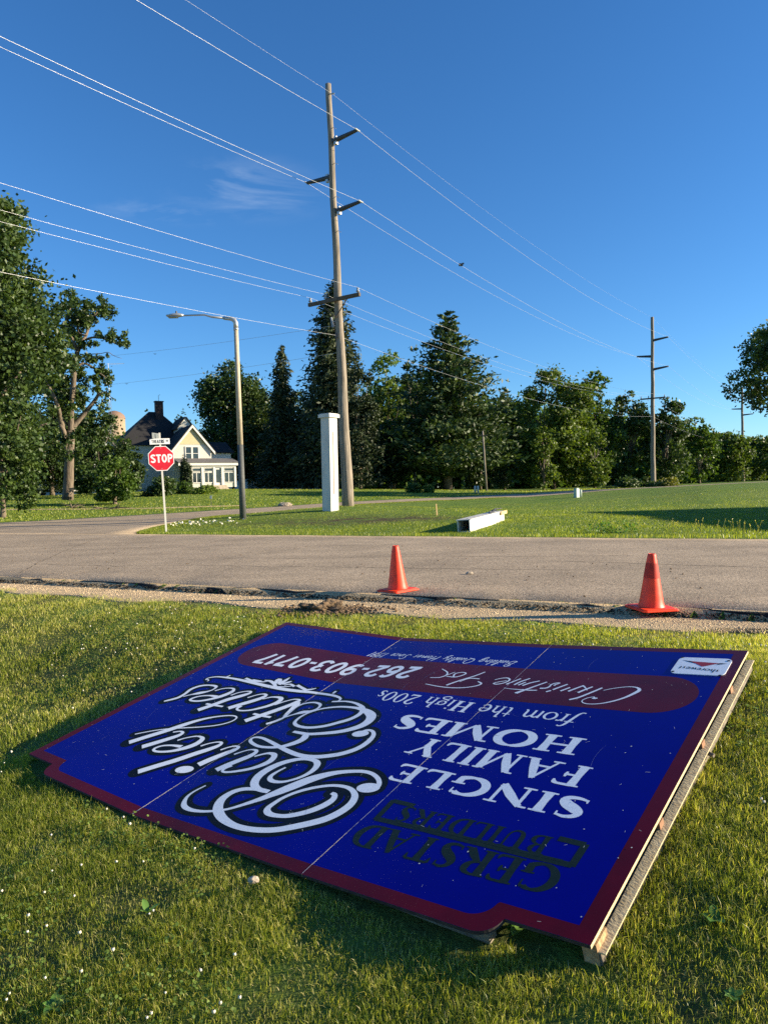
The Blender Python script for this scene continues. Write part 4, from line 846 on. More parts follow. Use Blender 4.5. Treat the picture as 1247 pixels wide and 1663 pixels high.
# clover: leaves low in the grass and white flower heads
def disc_leaves(name, x, y, z, r_, tint, m, seed=1, tilt=.5):
    rg = np.random.default_rng(seed); n = len(x); k_ = 6; a = np.linspace(0, 2*np.pi, k_, endpoint=False)
    nrm = np.c_[rg.normal(0, tilt, n), rg.normal(0, tilt, n), np.ones(n)]; nrm /= np.linalg.norm(nrm, axis=1)[:, None]
    t_ = np.cross(nrm, np.c_[np.ones(n), np.zeros(n), np.zeros(n)]); t_ /= np.linalg.norm(t_, axis=1)[:, None]; b_ = np.cross(nrm, t_)
    V = np.c_[x, y, z][:, None]+r_[:, None, None]*(np.cos(a)[None, :, None]*t_[:, None]+np.sin(a)[None, :, None]*b_[:, None])
    Fq = np.arange(n*k_).reshape(n, k_)
    return link(name, np_mesh(name, V.reshape(-1, 3), Fq, {'tint': np.repeat(tint, k_)}), m)
x, y = sample_field(30000, 1.4, 10, .7, .8); kp = (fbm(x, y, 1.8, 31) > .12) & ~under_sign(x, y, 0) & (line_d(x, y) > .9); x, y = x[kp], y[kp]; n = len(x)
X3 = np.repeat(x, 3)+nr.normal(0, .007, 3*n); Y3 = np.repeat(y, 3)+nr.normal(0, .007, 3*n); Z3 = np.repeat(base_z(x, y)+nr.uniform(.015, .05, n), 3)
o = disc_leaves('clover', X3, Y3, Z3, nr.uniform(.0035, .0068, 3*n), np.clip(nr.normal(.45, .2, 3*n), 0, 1), M['clover'], 3); tag(o, 'low clover leaves mixed into the lawn', 'clover', kind='stuff')
x, y = sample_field(1100, 1.6, 9.5, .7, .9); kp = (fbm(x, y, 1.8, 31) > -.05) & ~under_sign(x, y, -.02) & (line_d(x, y) > 1.0) & (nr.random(len(x)) < np.where(x < 0, 1, .45)); x, y = x[kp], y[kp]
# soft ball heads
bs = np.array([(math.cos(a)*math.cos(e), math.sin(a)*math.cos(e), math.sin(e)) for e in (-1.0, -.3, .4, 1.0) for a in np.linspace(0, 2*math.pi, 7, endpoint=False)])
n = len(x); V = np.c_[x, y, base_z(x, y)+nr.uniform(.04, .065, n)][:, None]+bs[None]*nr.uniform(.004, .007, n)[:, None, None]*nr.uniform(.8, 1.2, (n, len(bs), 1))
Fb = np.array([(r_*7+j, r_*7+(j+1) % 7, (r_+1)*7+(j+1) % 7, (r_+1)*7+j) for r_ in range(3) for j in range(7)])
o = link('clover_flowers', np_mesh('clover_flowers', V.reshape(-1, 3), (Fb[None]+np.arange(n)[:, None, None]*len(bs)).reshape(-1, 4)), M['flower']); tag(o, 'small white clover heads scattered through the lawn', 'clover flowers', kind='stuff')

# broad leaved weeds
M['weed'] = leafmat('weed_leaf', (.05, .12, .02, 1), (.10, .22, .04, 1), (.2, .34, .08, 1), .35, .45)
def leaf_blade(mb, base, direc, L, w, curve=.3, up=.5, n=6):
    d = Vector(direc).normalized(); side = d.cross(Vector((0, 0, 1))).normalized(); vs_ = []
    for i in range(n+1):
        t = i/n; p = Vector(base)+d*L*t+Vector((0, 0, L*(up*t-curve*t*t))); ww = w*math.sin(math.pi*min(1, .08+.92*t))**.8
        if i == n: ww = .0006
        vs_ += [p-side*ww/2+Vector((0, 0, w*.12)), p, p+side*ww/2+Vector((0, 0, w*.12))]
    mb.add(vs_, [(3*i, 3*i+1, 3*i+4, 3*i+3) for i in range(n)]+[(3*i+1, 3*i+2, 3*i+5, 3*i+4) for i in range(n)])
def tinted(o, v):
    a = o.data.attributes.new('tint', 'FLOAT', 'POINT'); a.data.foreach_set('value', np.full(len(o.data.vertices), v, np.float32)); return o
def weed(px, py, label, L=.09, w=.045, nl=6, seed=1, up=.6):
    r = random.Random(seed); p = G(px, py); root = empty('broadleaf_weed', (p[0], p[1], float(base_z(*p)))); tag(root, label, 'weed')
    for i in range(nl):
        a = i*2*math.pi/nl+r.uniform(-.3, .3); mb = MB(); leaf_blade(mb, (0, 0, .01), (math.cos(a), math.sin(a), 0), L*r.uniform(.7, 1.1), w*r.uniform(.8, 1.1), .35, up*r.uniform(.8, 1.3))
        tinted(mb.build('leaf', M['weed'], root, True), r.uniform(.3, .9))
    return root
weed(240, 1487, 'pale broad leaf weed standing alone in the lawn at lower left', .045, .03, 3, 2, 1.1)
weed(845, 1512, 'broad leaf weed in the shade under the notch at the sign\'s near corner', .08, .04, 7, 3, .5)
weed(1160, 1500, 'small bright broad leaf weed right of the sign\'s near corner', .05, .03, 5, 4, .6)
weed(1190, 1625, 'low broad leaf weed at the bottom right of the lawn', .035, .02, 6, 5, .6)
weed(90, 1640, 'low broad leaf weed at the bottom left of the lawn', .05, .03, 6, 6, .6)

# ------------------------------------------------------------------ street furniture
M['polewood'] = mat('weathered_pole_wood', (.36, .30, .23, 1), (.10, .085, .065, 1), 7, .9, .7, 26, stretch=(2.5, 2.5, .12), bdist=.02)
M['concrete'] = mat('aged_concrete_pole', (.50, .42, .30, 1), (.38, .32, .23, 1), 10, .85, .3, 60)
M['darkpaint'] = mat('dark_painted_base', (.10, .105, .10, 1), (.06, .065, .06, 1), 14, .7, .2, 60)
M['galv'] = mat('galvanised_steel', (.55, .55, .53, 1), (.4, .4, .39, 1), 20, .45, .1, 80, metal=.6)
M['wire'] = mat('aluminium_wire', (.55, .56, .58, 1), (.42, .43, .45, 1), 50, .35, 0, metal=.25)
M['insul'] = mat('dark_polymer_insulator', (.05, .055, .06, 1), (.03, .03, .035, 1), 20, .5)
M['porc'] = mat('grey_porcelain', (.35, .38, .42, 1), (.2, .22, .25, 1), 20, .25)
M['white'] = mat('white_painted_board', (.60, .58, .52, 1), (.40, .38, .33, 1), 4, .6, .2, 40, lo=.45, hi=.85, stretch=(1, 1, .3))
M['sred'] = mat('stop_red', (.62, .006, .022, 1), (.5, .006, .018, 1), 8, .45)
M['swhite'] = mat('sign_white', (.82, .82, .80, 1), (.72, .72, .7, 1), 20, .5)
M['sblack'] = mat('sign_black', (.02, .02, .02, 1), (.04, .04, .04, 1), 20, .5)
M['sgrey'] = mat('sign_back_grey', (.16, .18, .18, 1), (.11, .12, .12, 1), 20, .5)

def lean_to(root, height, px, py, Y):
    """tilt an upright thing so that its head is where the photograph shows it"""
    top = at(px, py, Y); b = Vector(root.location); d = Vector((top[0]-b.x, 0, height)).normalized()
    root.rotation_euler = (0, math.atan2(d.x, d.z), 0)
def flat_text(txt, glyphs, width, height, y, mb, bold=1.0, x0=None, z0=0):
    tot = sum(glyphs[c][0] for c in txt); sx = width/tot; x = -width/2 if x0 is None else x0; k_ = 0
    for c in txt:
        adv, strokes = glyphs[c]
        for s_ in strokes:
            raw = np.array(s_, float)
            if len(raw) > 4: raw = spline(raw, 4)
            P = np.c_[x+raw[:, 0]*sx, z0+raw[:, 1]*height]; wd = raw[:, 2]*bold*(sx+height)/2; d = np.gradient(P, axis=0); d /= np.maximum(np.linalg.norm(d, axis=1)[:, None], 1e-9); k_ += 1
            nn = np.c_[-d[:, 1], d[:, 0]]; vs_ = []
            for i in range(len(P)):
                for sg in (-1, 1): q = P[i]+nn[i]*sg*wd[i]/2; vs_.append((q[0], y-k_*.0002, q[1]))
            mb.add(vs_, [(2*i, 2*i+1, 2*i+3, 2*i+2) for i in range(len(P)-1)])
        x += adv*sx
B2 = .2
CAPS = {'S': (.62, [[(.5, .82, B2), (.38, .91, B2), (.2, .88, B2), (.12, .74, B2), (.2, .6, B2), (.4, .44, B2), (.49, .28, B2), (.4, .11, B2), (.22, .09, B2), (.08, .2, B2)]]), 'T': (.6, [[(.02, .9, B2), (.56, .9, B2)], [(.29, 0, B2), (.29, .9, B2)]]),
 'O': (.66, [arc(.32, .5, .2, .41, 0, 360, B2, 28)]), 'P': (.62, [[(.14, 0, B2), (.14, 1, B2)], [(.14, .91, B2), (.36, .91, B2), (.49, .8, B2), (.49, .62, B2), (.36, .48, B2), (.14, .48, B2)]]),
 'H': (.66, [[(.14, 0, B2), (.14, 1, B2)], [(.5, 0, B2), (.5, 1, B2)], [(.14, .5, B2), (.5, .5, B2)]]), 'E': (.58, [[(.14, 0, B2), (.14, 1, B2)], [(.14, .9, B2), (.5, .9, B2)], [(.14, .5, B2), (.46, .5, B2)], [(.14, .1, B2), (.5, .1, B2)]]),
 'A': (.66, [[(.06, 0, B2), (.32, 1, B2)], [(.58, 0, B2), (.32, 1, B2)], [(.16, .28, .14), (.48, .28, .14)]]), 'R': (.64, [[(.14, 0, B2), (.14, 1, B2)], [(.14, .91, B2), (.36, .91, B2), (.48, .78, B2), (.48, .64, B2), (.36, .5, B2), (.14, .5, B2)], [(.32, .48, B2), (.54, 0, B2)]]),
 'D': (.64, [[(.14, 0, B2), (.14, 1, B2)], [(.14, .91, B2), (.34, .9, B2), (.5, .7, B2), (.5, .3, B2), (.34, .1, B2), (.14, .09, B2)]]), ' ': (.35, [])}
def text_plate(txt, width, height, y, parent, m, bold=1, x0=None, z0=0, name='lettering', glyphs=CAPS):
    mb = MB(); flat_text(txt, glyphs, width, height, y, mb, bold, x0, z0)
    return mb.build(name, m, parent)

# stop sign with two street name blades
b_ = G(270.5, 864); Ys = b_[1]
st_ = empty('stop_sign', (b_[0], b_[1], float(base_z(*b_)))); tag(st_, 'red STOP sign on a leaning white post with a white street name blade on top', 'stop sign')
sY = float(np.linalg.norm(at(262, 765, Ys)-CAM)); pm = Ys/FPX                        # metres per photo pixel here
Hs_ = (864-703)*pm
mb = MB(); mb.box((0, 0, Hs_/2), (.055, .03, Hs_)); mb.box((0, .018, Hs_/2), (.02, .012, Hs_)); mb.build('post', M['white'], st_)
R8 = 19.9*pm/math.cos(math.pi/8); zc = (864-744.5)*pm
def octo(r): return [(r*math.cos(math.pi/8+i*math.pi/4), r*math.sin(math.pi/8+i*math.pi/4)) for i in range(8)]
def face(mb, poly, y, zc, th):
    n = len(poly); mb.add([(x, y, zc+z) for x, z in poly]+[(x, y+th, zc+z) for x, z in poly], [tuple(range(n)), tuple(reversed(range(n, 2*n)))]+[(i, n+i, n+(i+1) % n, (i+1) % n) for i in range(n)])
mb = MB(); face(mb, octo(R8), -.024, zc, .004); pl_ = mb.build('plate', M['swhite'], st_)
mb = MB(); face(mb, octo(R8*.945), -.0265, zc, .002); mb.build('red_face', M['sred'], pl_)
text_plate('STOP', R8*1.62, R8*.62, -.0275, pl_, M['swhite'], .92, z0=zc-R8*.31, x0=-R8*.81+.012)
mb = MB(); 
for zz_ in (zc+R8*.78, ): mb.tube([(0, -.026, zz_), (0, -.031, zz_)], .012, 10)
mb.build('bolt', M['galv'], pl_)
mb = MB(); mb.tube([(0, -.026, zc-R8*.78), (0, -.031, zc-R8*.78)], .012, 10); mb.build('bolt', M['galv'], pl_)
bz = (864-717)*pm; bwid = 31*pm; bh = 9.2*pm
mb = MB(); mb.box((-.01, -.022, bz), (bwid, .006, bh)); bl_ = mb.build('street_name_blade', M['swhite'], st_); tag(bl_, 'white blade reading THEATRE RD')
text_plate('THEATRE', bwid*.66, bh*.62, -.0265, bl_, M['sblack'], .8, z0=bz-bh*.31, x0=-bwid*.43); text_plate('RD', bwid*.13, bh*.36, -.0265, bl_, M['sblack'], .8, z0=bz-bh*.1, x0=bwid*.29)
mb = MB(); mb.box((0, 0, 0), (.60, .006, bh)); bb_ = mb.build('cross_street_blade', M['sgrey'], st_); bb_.location = (-.09, .12, bz+bh*1.02); bb_.rotation_euler = (0, 0, math.radians(62)); tag(bb_, 'grey cross street blade seen almost edge on')
mb = MB(); mb.box((0, 0, bz+bh*.5), (.02, .02, bh*.3)); mb.build('bracket', M['galv'], st_)
lean_to(st_, Hs_, 259.5, 703, Ys)
st_.rotation_euler[2] = math.radians(22)

# street lamp
b_ = G(395, 843.5); b_ = np.array(b_); Yl = b_[1]; pm = Yl/FPX; H_ = (843-520)*pm
lm = empty('street_lamp', (b_[0], b_[1], float(base_z(*b_)))); tag(lm, 'tall tan concrete street lamp with dark base and one long arm reaching left', 'street lamp')
zs = (843-722)*pm
mb = MB(); mb.tube([(0, 0, -.1), (0, 0, zs)], [5.4*pm, 4.6*pm], 20); mb.build('dark_base', M['darkpaint'], lm, True)
mb = MB(); mb.tube([(0, 0, zs+.002), (0, 0, H_-.35)], [4.5*pm, 3.5*pm], 20); mb.build('pole', M['concrete'], lm, True)
armL = (384-328)*pm
el = [(0, 0, H_-.36), (0, 0, H_-.15), (-.05, 0, H_-.04), (-.16, 0, H_+.02), (-.45, 0, H_+.05)]
mb = MB(); mb.tube(el, [3.9*pm, 3.9*pm, 3.8*pm, 3.4*pm, 2.6*pm], 14); mb.tube([(0, 0, H_-.42), (0, 0, H_-.34)], 4.1*pm, 14); mb.build('elbow', M['galv'], lm, True)
hd = at(300, 512, Yl); hz = hd[2]-lm.location[2]; hx_ = hd[0]-lm.location[0]
ar = [(-.4, 0, H_+.05), (-.9, 0, H_+.11), (hx_*.6, 0, (H_+.05)*.4+hz*.6+.06), (hx_, 0, hz)]
mb = MB(); mb.tube(ar, [.045, .04, .034, .03], 10); mb.build('arm', M['galv'], lm, True)
hdm = MB(); Lh = 27*pm; prof = [(0, .05, .045), (.12, .10, .075), (.35, .14, .10), (.62, .16, .085), (1.0, .11, .045)]
vs_ = []; n = 12
for t, wy_, hz_ in prof:
    for j in range(n):
        a = 2*math.pi*j/n; zz_ = math.sin(a); vs_.append((-t*Lh, wy_*math.cos(a), hz_*(zz_ if zz_ > 0 else zz_*.5)))
hdm.add(vs_, [(i*n+j, (i+1)*n+j, (i+1)*n+(j+1) % n, i*n+(j+1) % n) for i in range(len(prof)-1) for j in range(n)]+[tuple(range(n)), tuple(reversed(range((len(prof)-1)*n, len(prof)*n)))])
ho = hdm.build('lamp_head', M['galv'], lm, True); ho.location = (hx_, 0, hz)
mb = MB(); mb.box((-Lh*.62, 0, -.055), (Lh*.55, .2, .035)); mb.build('lens', M['porc'], ho)
mb = MB(); mb.tube([(-Lh*.42, 0, .08), (-Lh*.42, 0, .17)], .035, 10); mb.build('photocell', M['insul'], ho)
lm.rotation_euler = (0, math.atan2(at(383, 520, Yl)[0]-lm.location[0], H_)*1.0, 0)
lm.rotation_euler[1] = lm.rotation_euler[1]

# white box pillar (its pair lies on the bank)
Yp = 28.5; b_ = at(537, 829, Yp); pz = float(base_z(b_[0], Yp)); pm = Yp/FPX
pi_ = empty('sign_pillar', (b_[0], Yp, pz-.05), 0); tag(pi_, 'tall white boxed pillar with a flat cap standing in front of the utility pole', 'pillar')
Hp = (829-679)*pm+.05; a_ = .46
mb = MB(); mb.box((0, 0, Hp/2), (a_, a_, Hp)); mb.build('shaft', M['white'], pi_)
mb = MB(); mb.box((0, 0, Hp+.065), (a_+.15, a_+.15, .13)); mb.box((0, 0, Hp+.145), (a_+.06, a_+.06, .03)); mb.build('cap', M['white'], pi_)
mb = MB(); mb.box((a_/2+.004, -.03, Hp*.52), (.006, .035, Hp*.66)); mb.build('rust_stripe', mat('rust_stained_slot', (.28, .17, .08, 1), (.12, .07, .04, 1), 12, .9), pi_)
pi_.rotation_euler = (0, math.atan2(at(534.5, 676, Yp)[0]-b_[0], Hp), math.radians(-38))
# fallen pillar
b0_ = G(757, 866); b0_ = np.array(b0_); d_ = np.array([math.sin(math.radians(36)), math.cos(math.radians(36))])
e_ = G(812, 842)
fp = empty('fallen_sign_pillar', (b0_[0]-.02, b0_[1]+.35, float(base_z(*b0_))+.0)); tag(fp, 'white boxed pillar lying hollow end forward on the grass bank, a yellow board stuck to its far end', 'pillar')
Lf = 4.3; wf = .32; hf = .32
mb = MB()
t_ = .02
mb.box((0, Lf/2, hf-t_/2), (wf+.05, Lf, t_)); mb.box((wf/2-t_/2, Lf/2, (hf-t_)/2-.002), (t_, Lf-.02, hf-t_-.004)); mb.box((-wf/2+t_/2, Lf/2, (hf-t_)/2-.002), (t_, Lf-.02, hf-t_-.004)); mb.box((0, Lf/2, .012), (wf-2*t_-.006, Lf-.02, .02))
mb.box((0, Lf-.04, hf/2), (wf-2*t_-.006, .02, hf-2*t_-.02))
mb.build('shell', M['white'], fp)
mb = MB(); mb.box((.02, Lf*.43, hf+.004), (.035, Lf*.7, .008)); mb.build('slot', mat('dark_slot', (.12, .14, .2, 1), (.2, .2, .22, 1), 30, .8), fp)
mb = MB(); r9 = random.Random(4)
for i in range(3):
    pts = [(.12, Lf*.62, hf+.01)]+[(.12+r9.uniform(-.2, .1), Lf*(.62+.07*j), hf+.03+r9.uniform(0, .07)) for j in range(1, 5)]
    mb.tube([tuple(p) for p in spline(np.array(pts), 4)], .011, 6)
mb.build('strap', M['insul'], fp, True)
mb = MB(); mb.box((wf/2+.035, Lf-.25, hf-.05), (.04, .85, .10)); mb.build('yellow_board', M['newlumber'], fp)
fp.rotation_euler = (math.radians(.8), math.radians(-2), -math.radians(21))

# survey stake
b_ = G(709.5, 837); sk = empty('survey_stake', (b_[0], b_[1], float(base_z(*b_)))); tag(sk, 'thin yellow wooden stake stuck in the bank left of the fallen pillar', 'stake')
mb = MB(); mb.box((0, 0, .2), (.045, .018, .46)); mb.build('shaft', M['newlumber'], sk); sk.rotation_euler = (0, math.radians(-3), .3)

# ------------------------------------------------------------------ utility poles and wires
def pole_tree(base_px, Y, top_px, name_label, rb, rt, near=True):
    bx = at(base_px[0], base_px[1], Y)[0]; bz_ = float(base_z(bx, Y)); T = at(top_px[0], top_px[1], Y)
    root = empty('utility_pole', (bx, Y, bz_)); H = T[2]-bz_
    tag(root, name_label, 'utility pole', 'tall wooden transmission poles along the road')
    dxl = (T[0]-bx)
    ax = lambda h: np.array([dxl*h/H, 0, h])              # pole axis (it leans)
    mb = MB(); N = 26
    mb.tube([tuple(ax(H*i/N)+np.array([.02*math.sin(i*.9), .0, 0])) if 0 < i < N else tuple(ax(H*i/N)-np.array([0, 0, .3 if i == 0 else 0])) for i in range(N+1)], [rt+(rb-rt)*(1-i/N)**1.7 for i in range(N+1)], 24 if near else 10, jit=.02)
    mb.build('shaft', M['polewood'], root, True)
    return root, np.array([bx, Y, bz_]), H, ax, T
LD = np.array([.553, .833, 0]); LD = LD/np.linalg.norm(LD); PR = np.array([LD[1], -LD[0], 0])      # line direction, arm direction (towards the camera)
def h_at(px, py, P0, H, ax):
    """height on the pole where it is crossed at photo row py"""
    best = min((abs((lambda q: CYP-FPX*((q-CAM)@U_)/((q-CAM)@F_))(P0+ax(h))-py), h) for h in np.linspace(0, H, 400)); return best[1]
def proj(P): v = np.asarray(P, float)-CAM; z = v@F_; return CXP+FPX*(v@R_)/z, CYP-FPX*(v@U_)/z
attach = {}
def strut(root, h, ax, side, L, rise, r, key, i, detail=True):
    """horizontal post insulator: ribbed, dark, slightly raised at its tip"""
    a = ax(h); d = PR*side; tip = a+d*L+np.array([0, 0, rise]); mb = MB(); n = 26 if detail else 6
    pts = [tuple(a+(tip-a)*(k_/n)) for k_ in range(n+1)]
    rr = [r*(1.0 if (k_ % 2 or not detail) else .8)*(1-.4*k_/n) for k_ in range(n+1)]
    mb.tube(pts, rr, 10); o = mb.build('post_insulator', M['insul'], root, True)
    if detail:
        m2 = MB(); m2.box(tuple(a+d*.28), (.14, .14, .34), math.atan2(d[1], d[0])); m2.build('mounting_base', M['galv'], root)
        m3 = MB(); m3.tube([tuple(tip-LD*.16), tuple(tip+LD*.16)], .035, 8); m3.build('clamp', M['galv'], o)
    attach.setdefault(key, {})[i] = np.array(root.location)+tip
def crossarm(root, h, ax, L0, L1, i, keys, tilt=0, detail=True):
    a = ax(h)+LD*(-.34 if detail else -.2); e0 = a-PR*L0; e1 = a+PR*L1; ang = math.atan2(PR[1], PR[0])
    mb = MB(); c = (e0+e1)/2; mb.box(tuple(c), (L0+L1, .12, .15), ang); mb.build('crossarm', M['darkwood'], root)
    if detail:
        for sg in (-1, 1):
            mb = MB(); mb.tube([tuple(ax(h-.75)+LD*-.25), tuple(a+PR*sg*.75-np.array([0, 0, .06]))], .025, 6); mb.build('brace', M['darkwood'], root)
    for key, u in keys:
        q = a+PR*u; mb = MB()
        if detail: mb.tube([tuple(q+np.array([0, 0, z_])) for z_ in (.07, .12, .13, .18, .19, .25, .27, .31)], [.03, .03, .085, .075, .05, .045, .06, .03], 12)
        else: mb.tube([tuple(q+np.array([0, 0, .07])), tuple(q+np.array([0, 0, .3]))], .05, 6)
        mb.build('pin_insulator', M['porc'], root, True); attach.setdefault(key, {})[i] = np.array(root.location)+q+np.array([0, 0, .31])
M['darkwood'] = mat('dark_creosoted_wood', (.13, .10, .07, 1), (.07, .055, .04, 1), 9, .9, .4, 40)
# first pole
root, P0, H, ax, T = pole_tree((565, 821), 32.0, (533, 137), 'nearest tall weathered wooden utility pole, leaning left behind the white pillar', .27, .13)
attach['shield'] = {1: P0+ax(H)+PR*.18+np.array([0, 0, -.45])}
s1 = 32/FPX
strut(root, h_at(0, 232, P0, H, ax), ax, 1, 1.45, .12, .125, 'a', 1); strut(root, h_at(0, 288, P0, H, ax), ax, -1, 1.45, .1, .125, 'b', 1); strut(root, h_at(0, 345, P0, H, ax), ax, 1, 1.45, .12, .125, 'c', 1)
crossarm(root, h_at(0, 489, P0, H, ax), ax, 1.42, 1.42, 1, [('d', 1.32), ('e', -.45), ('f', -1.32)])
mb = MB(); mb.tube([tuple(ax(H-.5)+PR*.1-LD*.1), tuple(ax(H-.5)+PR*.32)], .03, 8); mb.build('pole_top_bracket', M['galv'], root)
for py in (208, 266, 320, 376): # small grounding rods
    a = ax(h_at(0, py, P0, H, ax)); mb = MB(); mb.tube([tuple(a+PR*.15), tuple(a+PR*.34-LD*.1+np.array([.05, 0, -.14]))], .012, 5); mb.build('step_rod', M['wire'], root)
attach['neutral'] = {1: P0+ax(h_at(0, 546, P0, H, ax))-LD*.25}
mb = MB(); a = ax(h_at(0, 520, P0, H, ax)); mb.tube([tuple(a-PR*.45+np.array([0, 0, .2])), tuple(a-PR*.35-np.array([0, 0, .25]))], .05, 8); mb.tube([tuple(a-PR*.4), tuple(a)], .02, 6); mb.build('cutout', M['porc'], root)
mb = MB(); mb.box(tuple(ax(h_at(0, 546, P0, H, ax))-LD*.26), (.12, .1, .2)); mb.build('cable_bracket', M['insul'], root)
# second and third pole further down the road
root, P2, H2, ax2, T2 = pole_tree((1060, 792), 80.0, (1058.5, 515), 'middle one of the three tall utility poles, standing before the tree line at right', .30, .17, False)
for py, sd_, key in ((553, 1, 'a'), (579, -1, 'b'), (600, 1, 'c')): strut(root, h_at(0, py, P2, H2, ax2), ax2, sd_, 1.7, .18, .15, key, 2, False)
crossarm(root, h_at(0, 647, P2, H2, ax2), ax2, 1.3, 1.4, 2, [('d', 1.3), ('e', -.4), ('f', -1.2)], detail=False)
attach['shield'][2] = P2+ax2(H2); attach['neutral'][2] = P2+ax2(h_at(0, 676, P2, H2, ax2))
root, P3, H3, ax3, T3 = pole_tree((1206, 784), 140.0, (1204, 628), 'farthest and smallest of the three tall utility poles, beside the right hand tree', .32, .2, False)
for py, sd_, key in ((649, 1, 'a'), (664, -1, 'b'), (674, 1, 'c')): strut(root, h_at(0, py, P3, H3, ax3), ax3, sd_, 1.9, .1, .16, key, 3, False)
attach['shield'][3] = P3+ax3(H3)
for kx, py in (('d', 700), ('e', 701), ('f', 702), ('neutral', 712)): attach[kx][3] = P3+ax3(h_at(0, py, P3, H3, ax3))
def wire(name, A, B, sag, r, n=40):
    A, B = np.array(A), np.array(B); pts = []
    for i in range(n+1):
        t = i/n; p = A+(B-A)*t; p[2] -= sag*4*t*(1-t); pts.append(tuple(p))
    return name, pts, r
span0 = np.array([-.56, -.83, 0]); span0 = span0/np.linalg.norm(span0)*62
WR = []
lab = {'shield': ('thin top ground wire strung above all others', .0035), 'a': ('upper right transmission conductor from the highest insulator', .0065), 'b': ('transmission conductor on the single left hand insulator', .0065), 'c': ('lower right transmission conductor from the third insulator', .0065),
       'd': ('power line on the right end of the wooden crossarm', 0.0048), 'e': ('power line at the middle of the wooden crossarm', 0.0048), 'f': ('power line on the left end of the wooden crossarm', 0.0048), 'neutral': ('lowest cable, fixed to the pole shafts below the crossarm', .0055)}
# where each wire leaves the picture on the left (photo pixel), as seen some way towards the pole behind the camera
left_px = {'shield': (320, 0), 'a': (200, 0), 'b': (0, 92), 'c': (0, 78), 'd': (0, 299), 'e': (0, 350), 'f': (0, 368), 'neutral': (0, 449)}
for kx in lab:
    A1 = attach[kx][1]
    # the wire runs in the vertical plane of the line direction: find where the sight ray of left_px meets that plane
    dpx, dpy = left_px[kx]; rr_ = ray(dpx, dpy); nrm = np.array([-span0[1], span0[0], 0]); t_ = ((A1-CAM)@nrm)/(rr_@nrm)
    Q = CAM+rr_*t_; dist = (Q-A1)@span0/62.0                      # fraction of the span
    sag = {'shield': .9, 'a': 1.1, 'b': 1.1, 'c': 1.1}.get(kx, 1.0)
    B = A1+span0; 
    if 0.05 < dist < 1.2: B[2] = A1[2]+((Q[2]-A1[2])+sag*4*dist*(1-dist))/dist
    pts = wire('w', A1, B, sag, 1)[1][::-1]
    pts = pts[:-1]+wire('w', attach[kx][1], attach[kx][2], {'shield': .8}.get(kx, 1.05), 1)[1]
    if 3 in attach[kx]: pts = pts[:-1]+wire('w', attach[kx][2], attach[kx][3], 1.3, 1, 20)[1]
    mb = MB(); mb.tube(pts, lab[kx][1], 5, cap=False); o = mb.build('power_line', M['wire'], None, True); tag(o, lab[kx][0], 'power line', 'wires along the pole line')
    print('wire', kx, 'dist', round(float(dist), 2), 'slope', round(float(B[2]-A1[2]), 2))
for (px, py, Yq, hp, lb) in ((-120, 586, 75, 528, 'upper of two faint service wires running left behind the lamp'), (-120, 634, 75, 572, 'lower of two faint service wires running left behind the lamp')):
    A1 = P0+ax(h_at(0, hp, P0, H, ax)); B = at(px, py, Yq); mb = MB(); mb.tube(wire('w', A1, B, .8, 1)[1], .007, 5, cap=False)
    tag(mb.build('service_wire', M['wire'], None, True), lb, 'wire', 'service wires to the left')
for i_, (px, py) in enumerate(((749, 431), )):
    # damper hanging on the conductor
    t_ = .0; best = None
    A, B = attach['c'][1], attach['c'][2]
    for t_ in np.linspace(.02, .9, 300):
        p = A+(B-A)*t_; p[2] -= 1.05*4*t_*(1-t_); d_ = abs(proj(p)[0]-px)
        if best is None or d_ < best[0]: best = (d_, p)
    mb = MB(); p = best[1]; mb.box(tuple(p+np.array([0, 0, .03])), (.22, .12, .12)); mb.box(tuple(p+np.array([.12, 0, .09])), (.1, .07, .07)); mb.build('bird_body', M['insul'])
    ob = C.objects[-1]; ob.name = 'perched_bird'; tag(ob, 'small dark bird perched on a wire right of the nearest pole', 'bird')

# ------------------------------------------------------------------ trees
def quads(P, size, tint, aspect=1.0, up=.0, seed=0, elong=None):
    """leaf sized kites scattered at P; returns V, F, tint per vertex"""
    r = np.random.default_rng(seed); n = len(P)
    a = r.normal(size=(n, 3)); a[:, 2] += up; a /= np.linalg.norm(a, axis=1)[:, None]
    b = r.normal(size=(n, 3)) if elong is None else elong+.35*r.normal(size=(n, 3)); b -= (b*a).sum(1)[:, None]*a; b /= np.maximum(np.linalg.norm(b, axis=1)[:, None], 1e-6); c = np.cross(a, b)
    s = size[:, None]; V = np.empty((n, 4, 3)); V[:, 0] = P-b*s*.6; V[:, 1] = P+c*s*.32*aspect; V[:, 2] = P+b*s*.6; V[:, 3] = P-c*s*.32*aspect
    return V.reshape(-1, 3), np.arange(n*4).reshape(n, 4), np.repeat(tint, 4)
def bent(p0, p1, n, amp, r):
    p0, p1 = np.array(p0, float), np.array(p1, float); out = []; L = np.linalg.norm(p1-p0); off = np.zeros(3)
    for i in range(n+1):
        t = i/n; off = off+r.normal(0, amp*L/n, 3)*np.array([1, 1, .4]); out.append(tuple(p0+(p1-p0)*t+off*math.sin(math.pi*min(t+.15, 1))))
    out[0] = tuple(p0); return out
